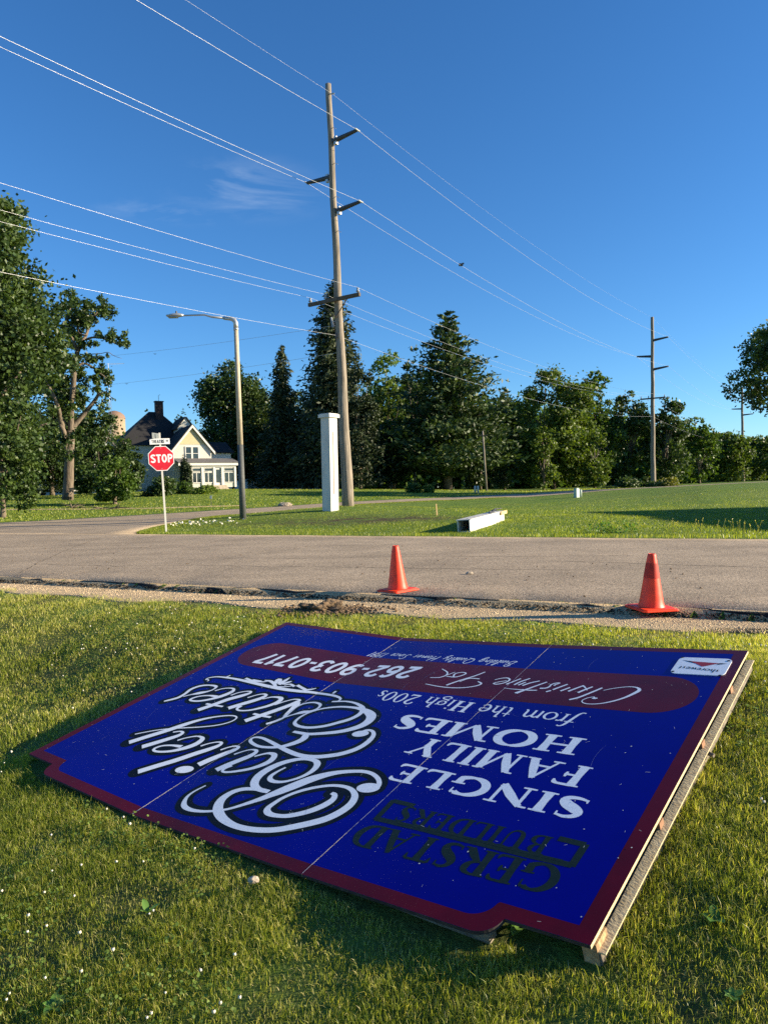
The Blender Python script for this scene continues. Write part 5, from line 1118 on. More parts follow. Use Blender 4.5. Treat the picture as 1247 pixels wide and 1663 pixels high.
def broadleaf(px0, px1, py_top, Y, label, m, seed, leaf=.24, dens=1.0, crown0=.12, cat='tree', trunk_px=None, group='trees beyond the side road', shape=1.0, lump=1.0, tint0=.5, airy=0, name='broadleaf_tree', trunk_r=None):
    r = np.random.default_rng(seed); cxp = (px0+px1)/2; tpx = trunk_px or cxp
    bx = at(tpx, 795, Y)[0]; z0 = float(base_z(bx, Y)); W = (px1-px0)/FPX*Y; top = at(cxp, py_top, Y)[2]; H = top-z0; cxw = at(cxp, 700, Y)[0]-bx
    root = empty(name, (bx, Y, z0)); tag(root, label, cat, group)
    # crown: lobes packed on an egg shaped envelope
    nl = int(38*lump); lobes = []
    hz = H*(1-crown0)/2; zc_ = H*crown0+hz
    for i in range(nl):
        ph = r.uniform(0, 2*math.pi); u = r.uniform(-1.02, .95); rr = math.sqrt(1-u*u)**(.75/shape) if u > 0 else (1-u*u*.75)**.35; k_ = r.uniform(.5, .84)
        c = np.array([cxw+rr*math.cos(ph)*W/2*k_, rr*math.sin(ph)*W/2*k_*.9, zc_+u*hz*.86]); s_ = r.uniform(.13, .24)*min(W, 2*hz)*(1.0 if u < .6 else .75)
        lobes.append((c, s_))
    lobes.append((np.array([cxw, 0, H-.13*W]), .13*W))
    Pn = []; Tn = []
    area = sum(4*math.pi*s_*s_ for c, s_ in lobes); leaf = leaf*.78; per = dens*3.3/(leaf*leaf)
    for c, s_ in lobes:
        n = int(4*math.pi*s_*s_*per*.30); ncl = max(6, int(s_*s_*9)); cd_ = r.normal(size=(ncl, 3)); cd_ /= np.linalg.norm(cd_, axis=1)[:, None]
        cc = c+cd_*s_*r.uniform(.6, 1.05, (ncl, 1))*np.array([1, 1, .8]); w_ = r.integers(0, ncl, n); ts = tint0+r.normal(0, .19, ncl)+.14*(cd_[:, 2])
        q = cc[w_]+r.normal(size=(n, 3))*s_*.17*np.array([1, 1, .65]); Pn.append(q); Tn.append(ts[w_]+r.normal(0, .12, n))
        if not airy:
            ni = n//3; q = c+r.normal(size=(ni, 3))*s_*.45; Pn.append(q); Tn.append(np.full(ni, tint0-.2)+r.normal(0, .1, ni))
    P = np.concatenate(Pn); T_ = np.clip(np.concatenate(Tn), 0, 1)
    kz = P[:, 2] > .25; P, T_ = P[kz], T_[kz]
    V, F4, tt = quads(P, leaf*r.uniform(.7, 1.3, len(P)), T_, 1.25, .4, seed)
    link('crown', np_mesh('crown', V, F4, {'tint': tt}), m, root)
    mb = MB(); tr = trunk_r or max(.16, W*.028)
    tp_ = bent((0, 0, -.2), (cxw*.6, 0, H*.62), 7, .04, r); mb.tube(tp_, [tr*(1.25 if i == 0 else 1-.1*i) for i in range(8)], 10, jit=.06)
    for c, s_ in lobes[::2][:14]:
        k_ = r.integers(2, 6); mb.tube(bent(tp_[k_], c, 5, .10, r), [tr*.42*(1-.15*i) for i in range(6)], 6, jit=.05)
    mb.build('trunk', M['bark'], root, True)
    return root
def conifer(px0, px1, py_top, Y, label, m, seed, leaf=.3, kind='spruce', crown0=.04, levels=34, trunk_px=None, tip_px=None, power=.85, irregular=.18, dens=1.0, bare=0, name='spruce_tree'):
    r = np.random.default_rng(seed); cxp = (px0+px1)/2; tip = tip_px or cxp; bx = at(trunk_px or tip, 795, Y)[0]; z0 = float(base_z(bx, Y))
    Tp = at(tip, py_top, Y); H = Tp[2]-z0; W = (px1-px0)/FPX*Y; dx = Tp[0]-bx
    root = empty(name, (bx, Y, z0)); tag(root, label, 'tree', 'conifers around the farmhouse')
    Pn = []; Tn = []; En = []; tm = MB()
    tm.tube([(dx*t, 0, H*t-.2*(t == 0)) for t in (0, .2, .4, .6, .8, .97)], [W*.034, W*.027, W*.021, W*.015, W*.009, W*.003], 10, jit=.05)
    for L in range(levels):
        t = crown0+(1-crown0)*(L+.5)/levels; z = H*t; reach = W/2*((1-t)/(1-crown0))**power
        if kind == 'pine': reach *= .72+.42*abs(math.sin(L*1.9+seed))
        nb = max(4, int(5+7*(1-t)))
        for b_ in range(nb):
            if r.random() < bare*(1-t): continue
            a = 2*math.pi*(b_+r.random())/nb; R__ = max(.3, reach*r.uniform(1-irregular*2, 1.05)); 
            n = max(8, int(R__*26*dens*(.34/leaf)**1.2)); s = r.random(n)**.65
            droop = -.28 if kind == 'spruce' else .16
            zz = z+R__*s*droop*(1.0 if kind == 'spruce' else 1.0)+(R__*.18*s*s if kind == 'spruce' else R__*.10*s*s)
            spread = R__*.16*(.3+s*.8)
            x = R__*s*math.cos(a)+r.normal(0, 1, n)*spread; y = R__*s*math.sin(a)+r.normal(0, 1, n)*spread
            zt = zz+r.normal(0, .10 if kind == 'pine' else .2, n)*(1 if kind == 'pine' else 1.2)-(np.abs(r.normal(0, .35, n))*s if kind == 'spruce' else 0)
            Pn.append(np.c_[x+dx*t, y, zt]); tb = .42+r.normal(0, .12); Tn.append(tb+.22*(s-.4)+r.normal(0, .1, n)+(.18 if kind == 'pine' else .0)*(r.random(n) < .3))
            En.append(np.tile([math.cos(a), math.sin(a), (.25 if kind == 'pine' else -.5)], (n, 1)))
            if R__ > 1.2 and b_ % 2 == 0: tm.tube([(dx*t, 0, z), (dx*t+R__*.8*math.cos(a), R__*.8*math.sin(a), z+R__*.8*droop)], [.05, .02], 4, cap=False)
    P = np.concatenate(Pn); T_ = np.clip(np.concatenate(Tn), 0, 1); E_ = np.concatenate(En); kz = P[:, 2] > .3; P, T_, E_ = P[kz], T_[kz], E_[kz]
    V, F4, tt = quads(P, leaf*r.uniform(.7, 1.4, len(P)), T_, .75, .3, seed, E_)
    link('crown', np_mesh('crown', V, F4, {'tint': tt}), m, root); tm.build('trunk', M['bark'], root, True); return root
def shrub(px0, px1, py0, Y, label, m, seed, leaf=.12, cat='shrub', name='shrub', dens=1.0, base=None, tint0=.5, group=None):
    r = np.random.default_rng(seed); cxp = (px0+px1)/2; bx = at(cxp, 795, Y)[0]; z0 = float(base_z(bx, Y)) if base is None else base
    W = (px1-px0)/FPX*Y; H = at(cxp, py0, Y)[2]-z0
    root = empty(name, (bx, Y, z0)); tag(root, label, cat, group); n = int(W*H*dens*16/leaf**2); 
    nc = 26; cd_ = r.normal(size=(nc, 3)); cd_ /= np.linalg.norm(cd_, axis=1)[:, None]; cd_[:, 2] = np.abs(cd_[:, 2]); cc = cd_*np.array([W*.36, W*.3, H*.72])*r.uniform(.6, 1.05, (nc, 1)); w_ = r.integers(0, nc, n)
    P = cc[w_]+r.normal(size=(n, 3))*np.array([W*.1, W*.1, H*.1]); P[:, 2] = np.abs(P[:, 2]); ts = tint0+r.normal(0, .14, nc)
    V, F4, tt = quads(P, leaf*r.uniform(.7, 1.3, n), np.clip(ts[w_]+r.normal(0, .12, n), 0, 1), 1.2, .4, seed)
    link('foliage', np_mesh('foliage', V, F4, {'tint': tt}), m, root)
    mb = MB()
    for i in range(5): mb.tube(bent((0, 0, -.05), cc[i], 4, .08, r), [.03, .025, .02, .015, .01], 5)
    mb.build('stems', M['bark'], root, True); return root

# conifers
conifer(414, 500, 560, 88, 'slim ragged spruce between the round dark tree and the tall spruce', M['spruce'], 21, .4, levels=32, tip_px=457, irregular=.26, power=.55, dens=1.4)
conifer(466, 616, 458, 84, 'tallest spruce, its tip showing right behind the crossarm of the nearest pole', M['spruce'], 22, .42, levels=46, tip_px=541, irregular=.24, power=.5, dens=1.6, bare=.08)
broadleaf(552, 618, 588, 80, 'dense rounded grey green spruce bough mass right of the nearest pole', M['spruce'], 23, .3, 1.25, .0, shape=.9, lump=1.4, name='rounded_spruce', group='conifers around the farmhouse', tint0=.52)
conifer(618, 838, 505, 89, 'large dark pine with upswept boughs standing alone at the centre right', M['pine'], 24, .5, 'pine', .06, 30, tip_px=728, trunk_px=727, irregular=.2, power=.66, dens=1.5, name='pine_tree')
# left group
broadleaf(-190, 92, 292, 40, 'huge dark oak filling the left edge of the picture', M['oak'], 31, .27, 1.0, .16, trunk_px=-30, group='trees at the left', lump=1.7, shape=1.1, name='oak_tree', trunk_r=.5)
broadleaf(-60, 66, 640, 38, 'low hanging leafy oak branches at the far left, almost touching the lawn', M['oak'], 32, .22, 1.0, .06, group='trees at the left', lump=1.0, tint0=.62, name='oak_tree')
broadleaf(112, 209, 660, 62, 'dark bushy tree in front of the farmhouse\'s left wing', M['oak'], 34, .26, 1.0, .04, group='trees at the left', tint0=.45)
broadleaf(150, 222, 742, 50, 'low leafy tree touching the lawn left of the stop sign', M['maple'], 35, .22, 1.0, .02, group='trees at the left', tint0=.5)
broadleaf(20, 150, 600, 72, 'dark tree behind the forked oak', M['oak'], 36, .3, 1.0, .05, group='trees at the left', tint0=.35)
broadleaf(-120, 60, 560, 66, 'dark tree behind the leftmost oak', M['oak'], 37, .3, 1.0, .05, group='trees at the left', tint0=.4)
# the forked oak with bare limbs, followed limb by limb
Yk = 52; bx = at(111, 800, Yk)[0]; z0 = float(base_z(bx, Yk)); fk = empty('forked_oak_tree', (bx, Yk, z0)); tag(fk, 'half bare oak with a thick pale trunk forking into crooked limbs', 'tree', 'trees at the left')
def L3(px, py, dy=0): q = at(px, py, Yk+dy); return np.array([q[0]-bx, dy, q[2]-z0])
limbs = [([(111, 812), (112, 780), (113, 750), (115, 715), (116, 700)], [11, 9.5, 8.5, 8, 7.5]), ([(116, 702), (116, 680), (117, 655), (120, 625), (122, 590), (127, 570)], [6.5, 5.5, 5, 5, 4.5, 4]),
 ([(116, 700), (124, 688), (136, 674), (147, 660), (158, 645), (162, 633)], [6, 5, 4.5, 4, 3, 2]), ([(127, 570), (134, 555), (140, 545), (146, 528), (152, 515), (160, 505)], [4, 3.6, 3, 2.6, 2, 1.4]),
 ([(140, 552), (150, 548), (165, 549), (178, 553), (195, 562)], [2.4, 2, 1.8, 1.4, .8]), ([(127, 572), (118, 550), (110, 540), (108, 520), (115, 500)], [3, 2.6, 2.2, 1.8, 1.2]), ([(122, 600), (135, 590), (150, 596), (165, 608), (175, 615)], [2.6, 2.2, 2, 1.6, 1]),
 ([(106, 700), (98, 680), (96, 665), (86, 640), (78, 625), (70, 610)], [5, 4.5, 4, 3.5, 3, 2]), ([(113, 752), (108, 720), (104, 700), (98, 690)], [6, 5, 4.5, 3.5]), ([(110, 690), (104, 682), (94, 681), (90, 686)], [2, 1.6, 1.4, 1]), ([(72, 720), (66, 705), (64, 695), (70, 690), (76, 688)], [1.5, 1.8, 2, 1.6, 1]),
 ([(158, 645), (168, 636), (176, 640), (182, 646)], [1, .8, .6, .4]), ([(150, 575), (165, 574), (176, 572), (186, 578), (198, 582)], [.9, .7, .6, .5, .3]), ([(140, 545), (128, 540), (130, 520), (138, 505), (140, 492)], [2, 1.6, 1.4, 1, .7])]
mb = MB()
for j, (pts, rr) in enumerate(limbs):
    dy = 0 if j < 2 else ((j*37) % 7-3)*.4
    P = np.array([L3(x, y, dy*min(1, i*.4)) for i, (x, y) in enumerate(pts)]); Q = spline(np.c_[P, np.array(rr)*Yk/FPX], 3); mb.tube([tuple(q[:3]) for q in Q], [float(max(q[3]*.82, .012)) for q in Q], 9, jit=.08)
mb.build('trunk', M['bark'], fk, True)
r = np.random.default_rng(77); Pn = []; Tn = []
clumps = [(132, 512, 12), (144, 526, 12), (128, 530, 12), (120, 545, 12), (110, 575, 14), (135, 560, 9), (150, 560, 8), (126, 585, 9), (132, 605, 9), (108, 620, 13), (98, 600, 13), (116, 640, 11), (104, 660, 12), (90, 640, 13), (160, 600, 8), (104, 500, 14), (118, 486, 10), (135, 498, 12), (150, 510, 12), (165, 498, 9), (170, 510, 10), (180, 505, 8), (186, 548, 10), (197, 553, 9), (207, 557, 6), (176, 545, 8), (160, 542, 6), (140, 520, 9), (122, 520, 10), (108, 530, 10), (145, 580, 9), (152, 585, 8), (165, 580, 6), (170, 612, 10), (177, 620, 8), (165, 606, 7), (150, 618, 9), (140, 630, 8), (155, 628, 8), (125, 610, 8), (112, 600, 11), (105, 640, 13), (112, 665, 12), (128, 655, 10), (140, 648, 10), (118, 722, 9), (126, 735, 9), (112, 742, 8), (108, 715, 10), (100, 560, 12), (96, 590, 12), (118, 560, 9), (176, 640, 6), (168, 655, 8), (112, 480, 7), (165, 487, 6), (90, 620, 12), (86, 660, 12), (95, 700, 10), (130, 700, 8), (88, 730, 10), (150, 500, 9), (128, 508, 8)]
for x, y, s_ in clumps:
    c = L3(x, y, r.uniform(-2.2, 2.2)); sz_ = s_*Yk/FPX; n = int(230*(s_/9)**2); sub = c+r.normal(size=(7, 3))*sz_*.55; w_ = r.integers(0, 7, n)
    Pn.append(sub[w_]+r.normal(size=(n, 3))*sz_*.27); Tn.append(np.full(n, r.normal(.5, .12))+r.normal(0, .15, n))
P = np.concatenate(Pn); V, F4, tt = quads(P, .18*r.uniform(.7, 1.3, len(P)), np.clip(np.concatenate(Tn), 0, 1), 1.2, .3, 5)
link('crown', np_mesh('crown', V, F4, {'tint': tt}), M['oak'], fk)
# centre
broadleaf(313, 442, 583, 96, 'broad round dark tree behind the street lamp', M['oak'], 41, .42, 1.0, .04, tint0=.45, lump=1.3)
broadleaf(425, 505, 628, 104, 'dark tree filling the gap behind the slim spruce', M['oak'], 63, .42, 1.0, .02, tint0=.35, lump=1.2)
broadleaf(385, 450, 612, 102, 'dark tree just right behind the street lamp pole', M['oak'], 64, .42, 1.0, .02, tint0=.4, lump=1.2)
broadleaf(178, 232, 716, 67, 'dark leafy tree screening the left wing of the farmhouse', M['oak'], 65, .26, 1.0, .02, tint0=.3)
broadleaf(226, 252, 663, 105, 'small treetop showing left of the farmhouse chimney', M['dull'], 42, .45, .6, .2, tint0=.4)
broadleaf(282, 316, 664, 108, 'small loose treetop showing right of the farmhouse chimney', M['dull'], 43, .45, .5, .2, tint0=.5)
broadleaf(204, 232, 700, 118, 'small tree beside the silo', M['ash'], 44, .45, .8, .1, tint0=.5)
broadleaf(470, 520, 640, 92, 'dark tree filling the gap left of the tallest spruce', M['oak'], 45, .42, 1.0, .02, tint0=.35)
broadleaf(588, 690, 570, 112, 'bright green tree behind, left of the big pine', M['maple'], 46, .5, 1.0, .05, tint0=.7, lump=1.2)
broadleaf(596, 668, 616, 96, 'olive green rounded tree left of the big pine', M['ash'], 47, .42, 1.0, .05, tint0=.4)
broadleaf(600, 665, 690, 90, 'dark low tree in the shade between the spruce and the pine', M['oak'], 48, .4, .8, .1, tint0=.25)
broadleaf(648, 700, 560, 104, 'dark tree just behind the pine\'s left side', M['oak'], 58, .45, 1.0, .05, tint0=.3)
broadleaf(786, 852, 628, 100, 'blue green tree right of the big pine', M['dull'], 49, .45, 1.0, .03, tint0=.55, lump=1.2)
broadleaf(745, 815, 655, 112, 'dark tree behind the pine\'s right side', M['oak'], 50, .5, 1.0, .02, tint0=.3)
broadleaf(834, 962, 596, 96, 'widest round tree of the right hand tree line, sunlit and yellowish', M['ash'], 51, .42, 1.0, .04, tint0=.42, lump=1.6)
broadleaf(928, 1006, 600, 104, 'upright green tree next to the widest round tree', M['maple'], 52, .45, 1.0, .04, tint0=.45, lump=1.2)
broadleaf(985, 1060, 634, 106, 'dull dark tree left of the middle utility pole', M['oak'], 53, .45, 1.0, .03, tint0=.5, lump=1.2)
broadleaf(1045, 1120, 642, 104, 'dull dark tree right behind the middle utility pole', M['oak'], 54, .45, 1.0, .03, tint0=.5, lump=1.2)
broadleaf(1105, 1166, 674, 108, 'bright green tree with a tapering top right of the middle pole', M['maple'], 55, .45, 1.0, .03, tint0=.5)
broadleaf(1148, 1216, 700, 122, 'low round tree left of the farthest pole', M['ash'], 56, .5, 1.0, .03, tint0=.35)
broadleaf(1195, 1275, 706, 150, 'low hazy green tree behind the farthest pole', M['ash'], 57, .6, 1.0, .03, tint0=.4)
broadleaf(940, 990, 700, 92, 'low leafy tree at the foot of the right hand tree line', M['ash'], 59, .36, 1.0, .0, tint0=.5)
broadleaf(1240, 1330, 700, 135, 'low green tree beyond the right edge', M['ash'], 60, .6, 1.0, .03, tint0=.4)
broadleaf(860, 905, 690, 88, 'small bright leafy tree before the widest round tree', M['ash'], 61, .34, .9, .0, tint0=.6)
# the near tree at the right edge
broadleaf(1196, 1450, 512, 62, 'near oak hanging in from the right edge, only its left boughs visible', M['oak'], 62, .30, 1.1, .42, trunk_px=1345, group='', lump=1.6, tint0=.55, airy=1, name='oak_tree', trunk_r=.5)
# shrubs
sh = 'shrubs under the right hand trees'
shrub(1000, 1042, 768, 72, 'dark round bush in front of the middle utility pole\'s trees', M['oak'], 71, .2, group=sh)
shrub(1062, 1106, 771, 74, 'yellowish bush right of the middle utility pole', M['yellow'], 72, .2, group=sh, tint0=.4)
shrub(1034, 1072, 778, 76, 'small dark bush at the foot of the middle utility pole', M['oak'], 73, .2, group=sh)
shrub(972, 1004, 788, 74, 'low sprawling bush left of the dark round bush', M['oak'], 74, .16, group=sh)
shrub(657, 690, 780, 68, 'clipped dark hedge bush beside the side road, left of its pair', M['maple'], 75, .14, group='bushes by the side road', tint0=.35)
shrub(684, 706, 783, 68, 'smaller bush right of the clipped hedge bush', M['maple'], 76, .14, group='bushes by the side road', tint0=.5)

# ------------------------------------------------------------------ woods behind everything, seen only as one mass
r = np.random.default_rng(91); Pn = []; Tn = []
tops = [(-200, 690), (0, 690), (120, 690), (200, 740), (330, 735), (360, 690), (500, 690), (620, 665), (700, 660), (860, 668), (1000, 690), (1100, 705), (1247, 728), (1400, 735)]
for px in np.arange(-180, 1400, 9):
    tp = np.interp(px, [a for a, b in tops], [b for a, b in tops])+r.normal(0, 9); Yw = r.uniform(135, 165) if px < 1120 else r.uniform(165, 200)
    q = at(px, tp, Yw); z0 = float(base_z(q[0], Yw)); H = q[2]-z0; nlb = 7
    for j in range(nlb):
        c = np.array([q[0]+r.normal(0, 1.6), Yw+r.normal(0, 2), z0+H*(j+.6)/nlb-.8]); s_ = H*.13+.8; n = 150; P = c+r.normal(size=(n, 3))*np.array([s_*.75, s_*.6, s_*.5]); Pn.append(P); Tn.append(np.full(n, r.normal(.4, .12))+r.normal(0, .14, n))
P = np.concatenate(Pn); V, F4, tt = quads(P, .85*r.uniform(.6, 1.3, len(P)), np.clip(np.concatenate(Tn), 0, 1), 1.3, .4, 92)
o = link('distant_wood', np_mesh('distant_wood', V, F4, {'tint': tt}), M['maple']); tag(o, 'dark far wood closing the view behind the houses and trees', 'wood', kind='stuff')

mb = MB(); rg = np.random.default_rng(17)
for (a, b, k_) in (((-6, 1.6), (2.4, 2.9), 60), ((2.2, 4.2), (8.5, 3.6), 50), ((-11, 4.8), (-4, 5.9), 50), ((-5.5, .4), (-7.6, 7.6), 50), ((-2.8, 3.4), (3.8, 5.2), 50)):
    wv = np.cumsum(rg.normal(0, .035, k_)); wv -= np.linspace(0, wv[-1], k_); vs_ = []
    for i in range(k_):
        t = i/(k_-1); x = a[0]+(b[0]-a[0])*t; d_ = a[1]+(b[1]-a[1])*t+wv[i]; y = float(near_edge(x))+d_; w_ = rg.uniform(.002, .009)
        vs_ += [(x-w_*.5, y-w_, float(base_z(x, y-w_))+.0065), (x+w_*.5, y+w_, float(base_z(x, y+w_))+.0065)]
    mb.add(vs_, [(2*i, 2*i+1, 2*i+3, 2*i+2) for i in range(k_-1)])
o = mb.build('road_cracks', M['asphalt_edge']); tag(o, 'thin dark cracks wandering over the asphalt', 'cracks', kind='stuff')

# ------------------------------------------------------------------ the farmhouse
def siding(name, c1, c2, pitch=.13):
    m, n, l = nmat(name); b = n['Principled BSDF']; b.inputs['Roughness'].default_value = .7
    t = n.new('ShaderNodeTexCoord'); sp = n.new('ShaderNodeSeparateXYZ'); l.new(t.outputs['Object'], sp.inputs[0])
    md = n.new('ShaderNodeMath'); md.operation = 'MODULO'; md.inputs[1].default_value = pitch; l.new(sp.outputs['Z'], md.inputs[0])
    bp = n.new('ShaderNodeBump'); bp.inputs['Distance'].default_value = .25; bp.inputs['Strength'].default_value = .8; l.new(md.outputs[0], bp.inputs['Height']); l.new(bp.outputs[0], b.inputs['Normal'])
    nz = n.new('ShaderNodeTexNoise'); nz.inputs['Scale'].default_value = 2.5; nz.inputs['Detail'].default_value = 5; l.new(t.outputs['Object'], nz.inputs['Vector'])
    mx_ = n.new('ShaderNodeMixRGB'); mx_.inputs[1].default_value = c1; mx_.inputs[2].default_value = c2; l.new(nz.outputs['Fac'], mx_.inputs[0]); l.new(mx_.outputs[0], b.inputs['Base Color'])
    return m
M['siding'] = siding('cream_clapboard', (.68, .655, .57, 1), (.56, .54, .47, 1)); M['yshingle'] = siding('yellow_shingles', (.62, .54, .32, 1), (.50, .43, .25, 1), .1)
M['wsiding'] = siding('white_clapboard', (.62, .64, .64, 1), (.5, .52, .52, 1))
M['roof'] = mat('dark_shingle_roof', (.018, .017, .018, 1), (.009, .009, .010, 1), 4, .9, .6, 18); M['groof'] = mat('grey_shingle_roof', (.16, .15, .145, 1), (.10, .095, .09, 1), 4, .9, .6, 18)
M['trim'] = mat('white_trim', (.70, .68, .62, 1), (.58, .56, .5, 1), 8, .6); M['glass'] = mat('dark_window_glass', (.03, .04, .045, 1), (.015, .02, .022, 1), 1.5, .06, 0, spec=.8)
M['brick'] = mat('dark_brick', (.05, .028, .024, 1), (.03, .02, .018, 1), 12, .9, .5, 30)
def slab(mb, a, b, c, d, th=.12):
    a, b, c, d = map(lambda v: np.array(v, float), (a, b, c, d)); n = np.cross(b-a, d-a); n /= np.linalg.norm(n); n = n if n[2] > 0 else -n
    mb.add([a, b, c, d, a+n*th, b+n*th, c+n*th, d+n*th], [(0, 3, 2, 1), (4, 5, 6, 7), (0, 1, 5, 4), (1, 2, 6, 5), (2, 3, 7, 6), (3, 0, 4, 7)])
def gable_block(root, x0, x1, y0, y1, eave, apex, wm, rm, ov=.3, top=None, axis='y', z0=-.5):
    """walls and pitched roof, ridge along y (gable to the front) or along x"""
    mb = MB()
    if axis == 'y':
        xm = (x0+x1)/2
        for yy in (y0, y1): mb.add([(x0, yy, z0), (x1, yy, z0), (x1, yy, eave), (xm, yy, apex-.05), (x0, yy, eave)], [(0, 1, 2, 3, 4)])
        mb.add([(x0, y0, z0), (x0, y1, z0), (x0, y1, eave), (x0, y0, eave), (x1, y0, z0), (x1, y1, z0), (x1, y1, eave), (x1, y0, eave)], [(0, 3, 2, 1), (4, 5, 6, 7)])
    else:
        ym = (y0+y1)/2
        for xx in (x0, x1): mb.add([(xx, y0, z0), (xx, y1, z0), (xx, y1, eave), (xx, ym, apex-.05), (xx, y0, eave)], [(0, 1, 2, 3, 4)])
        mb.add([(x0, y0, z0), (x1, y0, z0), (x1, y0, eave), (x0, y0, eave), (x0, y1, z0), (x1, y1, z0), (x1, y1, eave), (x0, y1, eave)], [(0, 1, 2, 3), (4, 7, 6, 5)])
    mb.build('wall', wm, root)
    mb = MB()
    if axis == 'y':
        sl = (apex-eave)/((x1-x0)/2)
        for sx in (-1, 1):
            xe = (x0-ov) if sx < 0 else (x1+ov); slab(mb, (xe, y0-ov, eave-ov*sl), (xe, y1+ov, eave-ov*sl), (xm+.001*sx, y1+ov, apex), (xm+.001*sx, y0-ov, apex))
    else:
        sl = (apex-eave)/((y1-y0)/2)
        for sy in (-1, 1):
            ye = (y0-ov) if sy < 0 else (y1+ov); slab(mb, (x0-ov, ye, eave-ov*sl), (x1+ov, ye, eave-ov*sl), (x1+ov, ym+.001*sy, apex), (x0-ov, ym+.001*sy, apex))
    return mb.build('roof', rm, root)
def window(root, cx, y, z0, w, h, rows=2, cols=1, frame=.09, rz=0):
    mb = MB()
    for dx in (-w/2-frame/2, w/2+frame/2): mb.box((dx, -.02, z0+h/2), (frame, .08, h+2*frame))
    for dz in (-frame/2, h+frame/2): mb.box((0, -.022, z0+dz), (w-.002, .08, frame))
    for i in range(1, rows): mb.box((0, -.015, z0+h*i/rows), (w-.002, .06, .05))
    for i in range(1, cols): mb.box((-w/2+w*i/cols, -.013, z0+h/2), (.07, .056, h-.002))
    o = mb.build('window', M['trim'], root); o.location = (cx, y, 0); o.rotation_euler = (0, 0, rz)
    mb = MB(); mb.box((0, .012, z0+h/2), (w-.001, .02, h-.001)); mb.build('pane', M['glass'], o); return o
q = at(284, 793, 76); fh = empty('farmhouse', (q[0], 76, q[2]), math.radians(30)); tag(fh, 'cream Victorian farmhouse with a steep front gable, black roof, brick chimney and white porch', 'house', 'houses beyond the side road')
gable_block(fh, 0, 4.1, 0, 5.2, 4.25, 6.75, M['siding'], M['roof'])
mb = MB(); mb.add([(.42, -.03, 4.7), (3.68, -.03, 4.7), (2.05, -.03, 6.6)], [(0, 1, 2)]); mb.build('gable_shingles', M['yshingle'], fh)
mb = MB(); sl = 2.5/2.05
for sx in (-1, 1): slab(mb, (2.05+sx*2.36, -.36, 4.25-.31*sl-.02), (2.05+sx*.002, -.36, 6.74), (2.05+sx*.002, -.30, 6.74), (2.05+sx*2.36, -.30, 4.25-.31*sl-.02), .0); 
mb = MB()
for sx in (-1, 1):
    a = np.array([2.05+sx*2.40, -.33, 3.87]); b = np.array([2.05+sx*.0, -.33, 6.80]); mb.add([a, b, b-[0, 0, .3], a-[0, 0, .3], a+[0, .05, 0], b+[0, .05, 0], b+[0, .05, -.3], a+[0, .05, -.3]], [(0, 1, 2, 3), (7, 6, 5, 4), (0, 4, 5, 1), (3, 2, 6, 7), (0, 3, 7, 4)])
mb.build('barge_board', M['trim'], fh)
window(fh, 1.6, -.02, 3.05, .56, 1.35); window(fh, 2.35, -.02, 3.05, .56, 1.35)
mb = MB(); mb.add([(-4.4, 5.4, -.5), (3.9, 5.4, -.5), (3.9, 12.6, -.5), (-4.4, 12.6, -.5), (-4.4, 5.4, 5.1), (3.9, 5.4, 5.1), (3.9, 12.6, 5.1), (-4.4, 12.6, 5.1)], [(0, 1, 5, 4), (1, 2, 6, 5), (2, 3, 7, 6), (3, 0, 4, 7)]); mb.build('wall', M['siding'], fh)
mb = MB(); mb.add([(-4.8, 5.0, 4.9), (4.3, 5.0, 4.9), (4.3, 13.0, 4.9), (-4.8, 13.0, 4.9), (-.5, 9, 9.1), (.7, 9, 9.1)], [(0, 1, 5, 4), (1, 2, 5), (2, 3, 4, 5), (3, 0, 4), (3, 2, 1, 0)]); mb.build('roof', M['roof'], fh)
gable_block(fh, 1.7, 3.5, 4.6, 8.6, 6.9, 8.1, M['siding'], M['roof'], .15, z0=5.9)
gable_block(fh, 4.12, 7.0, 2.2, 7.5, 4.0, 5.2, M['wsiding'], M['roof'], axis='x')
gable_block(fh, -7.4, -4.65, 4.6, 9, 3.9, 6.0, M['wsiding'], M['groof'])
mb = MB(); mb.box((.55, 8.4, 9.0), (.85, .7, 2.4)); mb.box((.55, 8.4, 10.24), (1.0, .85, .1)); ch_ = mb.build('chimney', M['brick'], fh)
mb = MB(); mb.tube([(.55, 8.4, 10.28), (.55, 8.4, 11.0), (.75, 8.4, 11.05)], .03, 6); mb.build('lightning_rod', M['galv'], ch_)
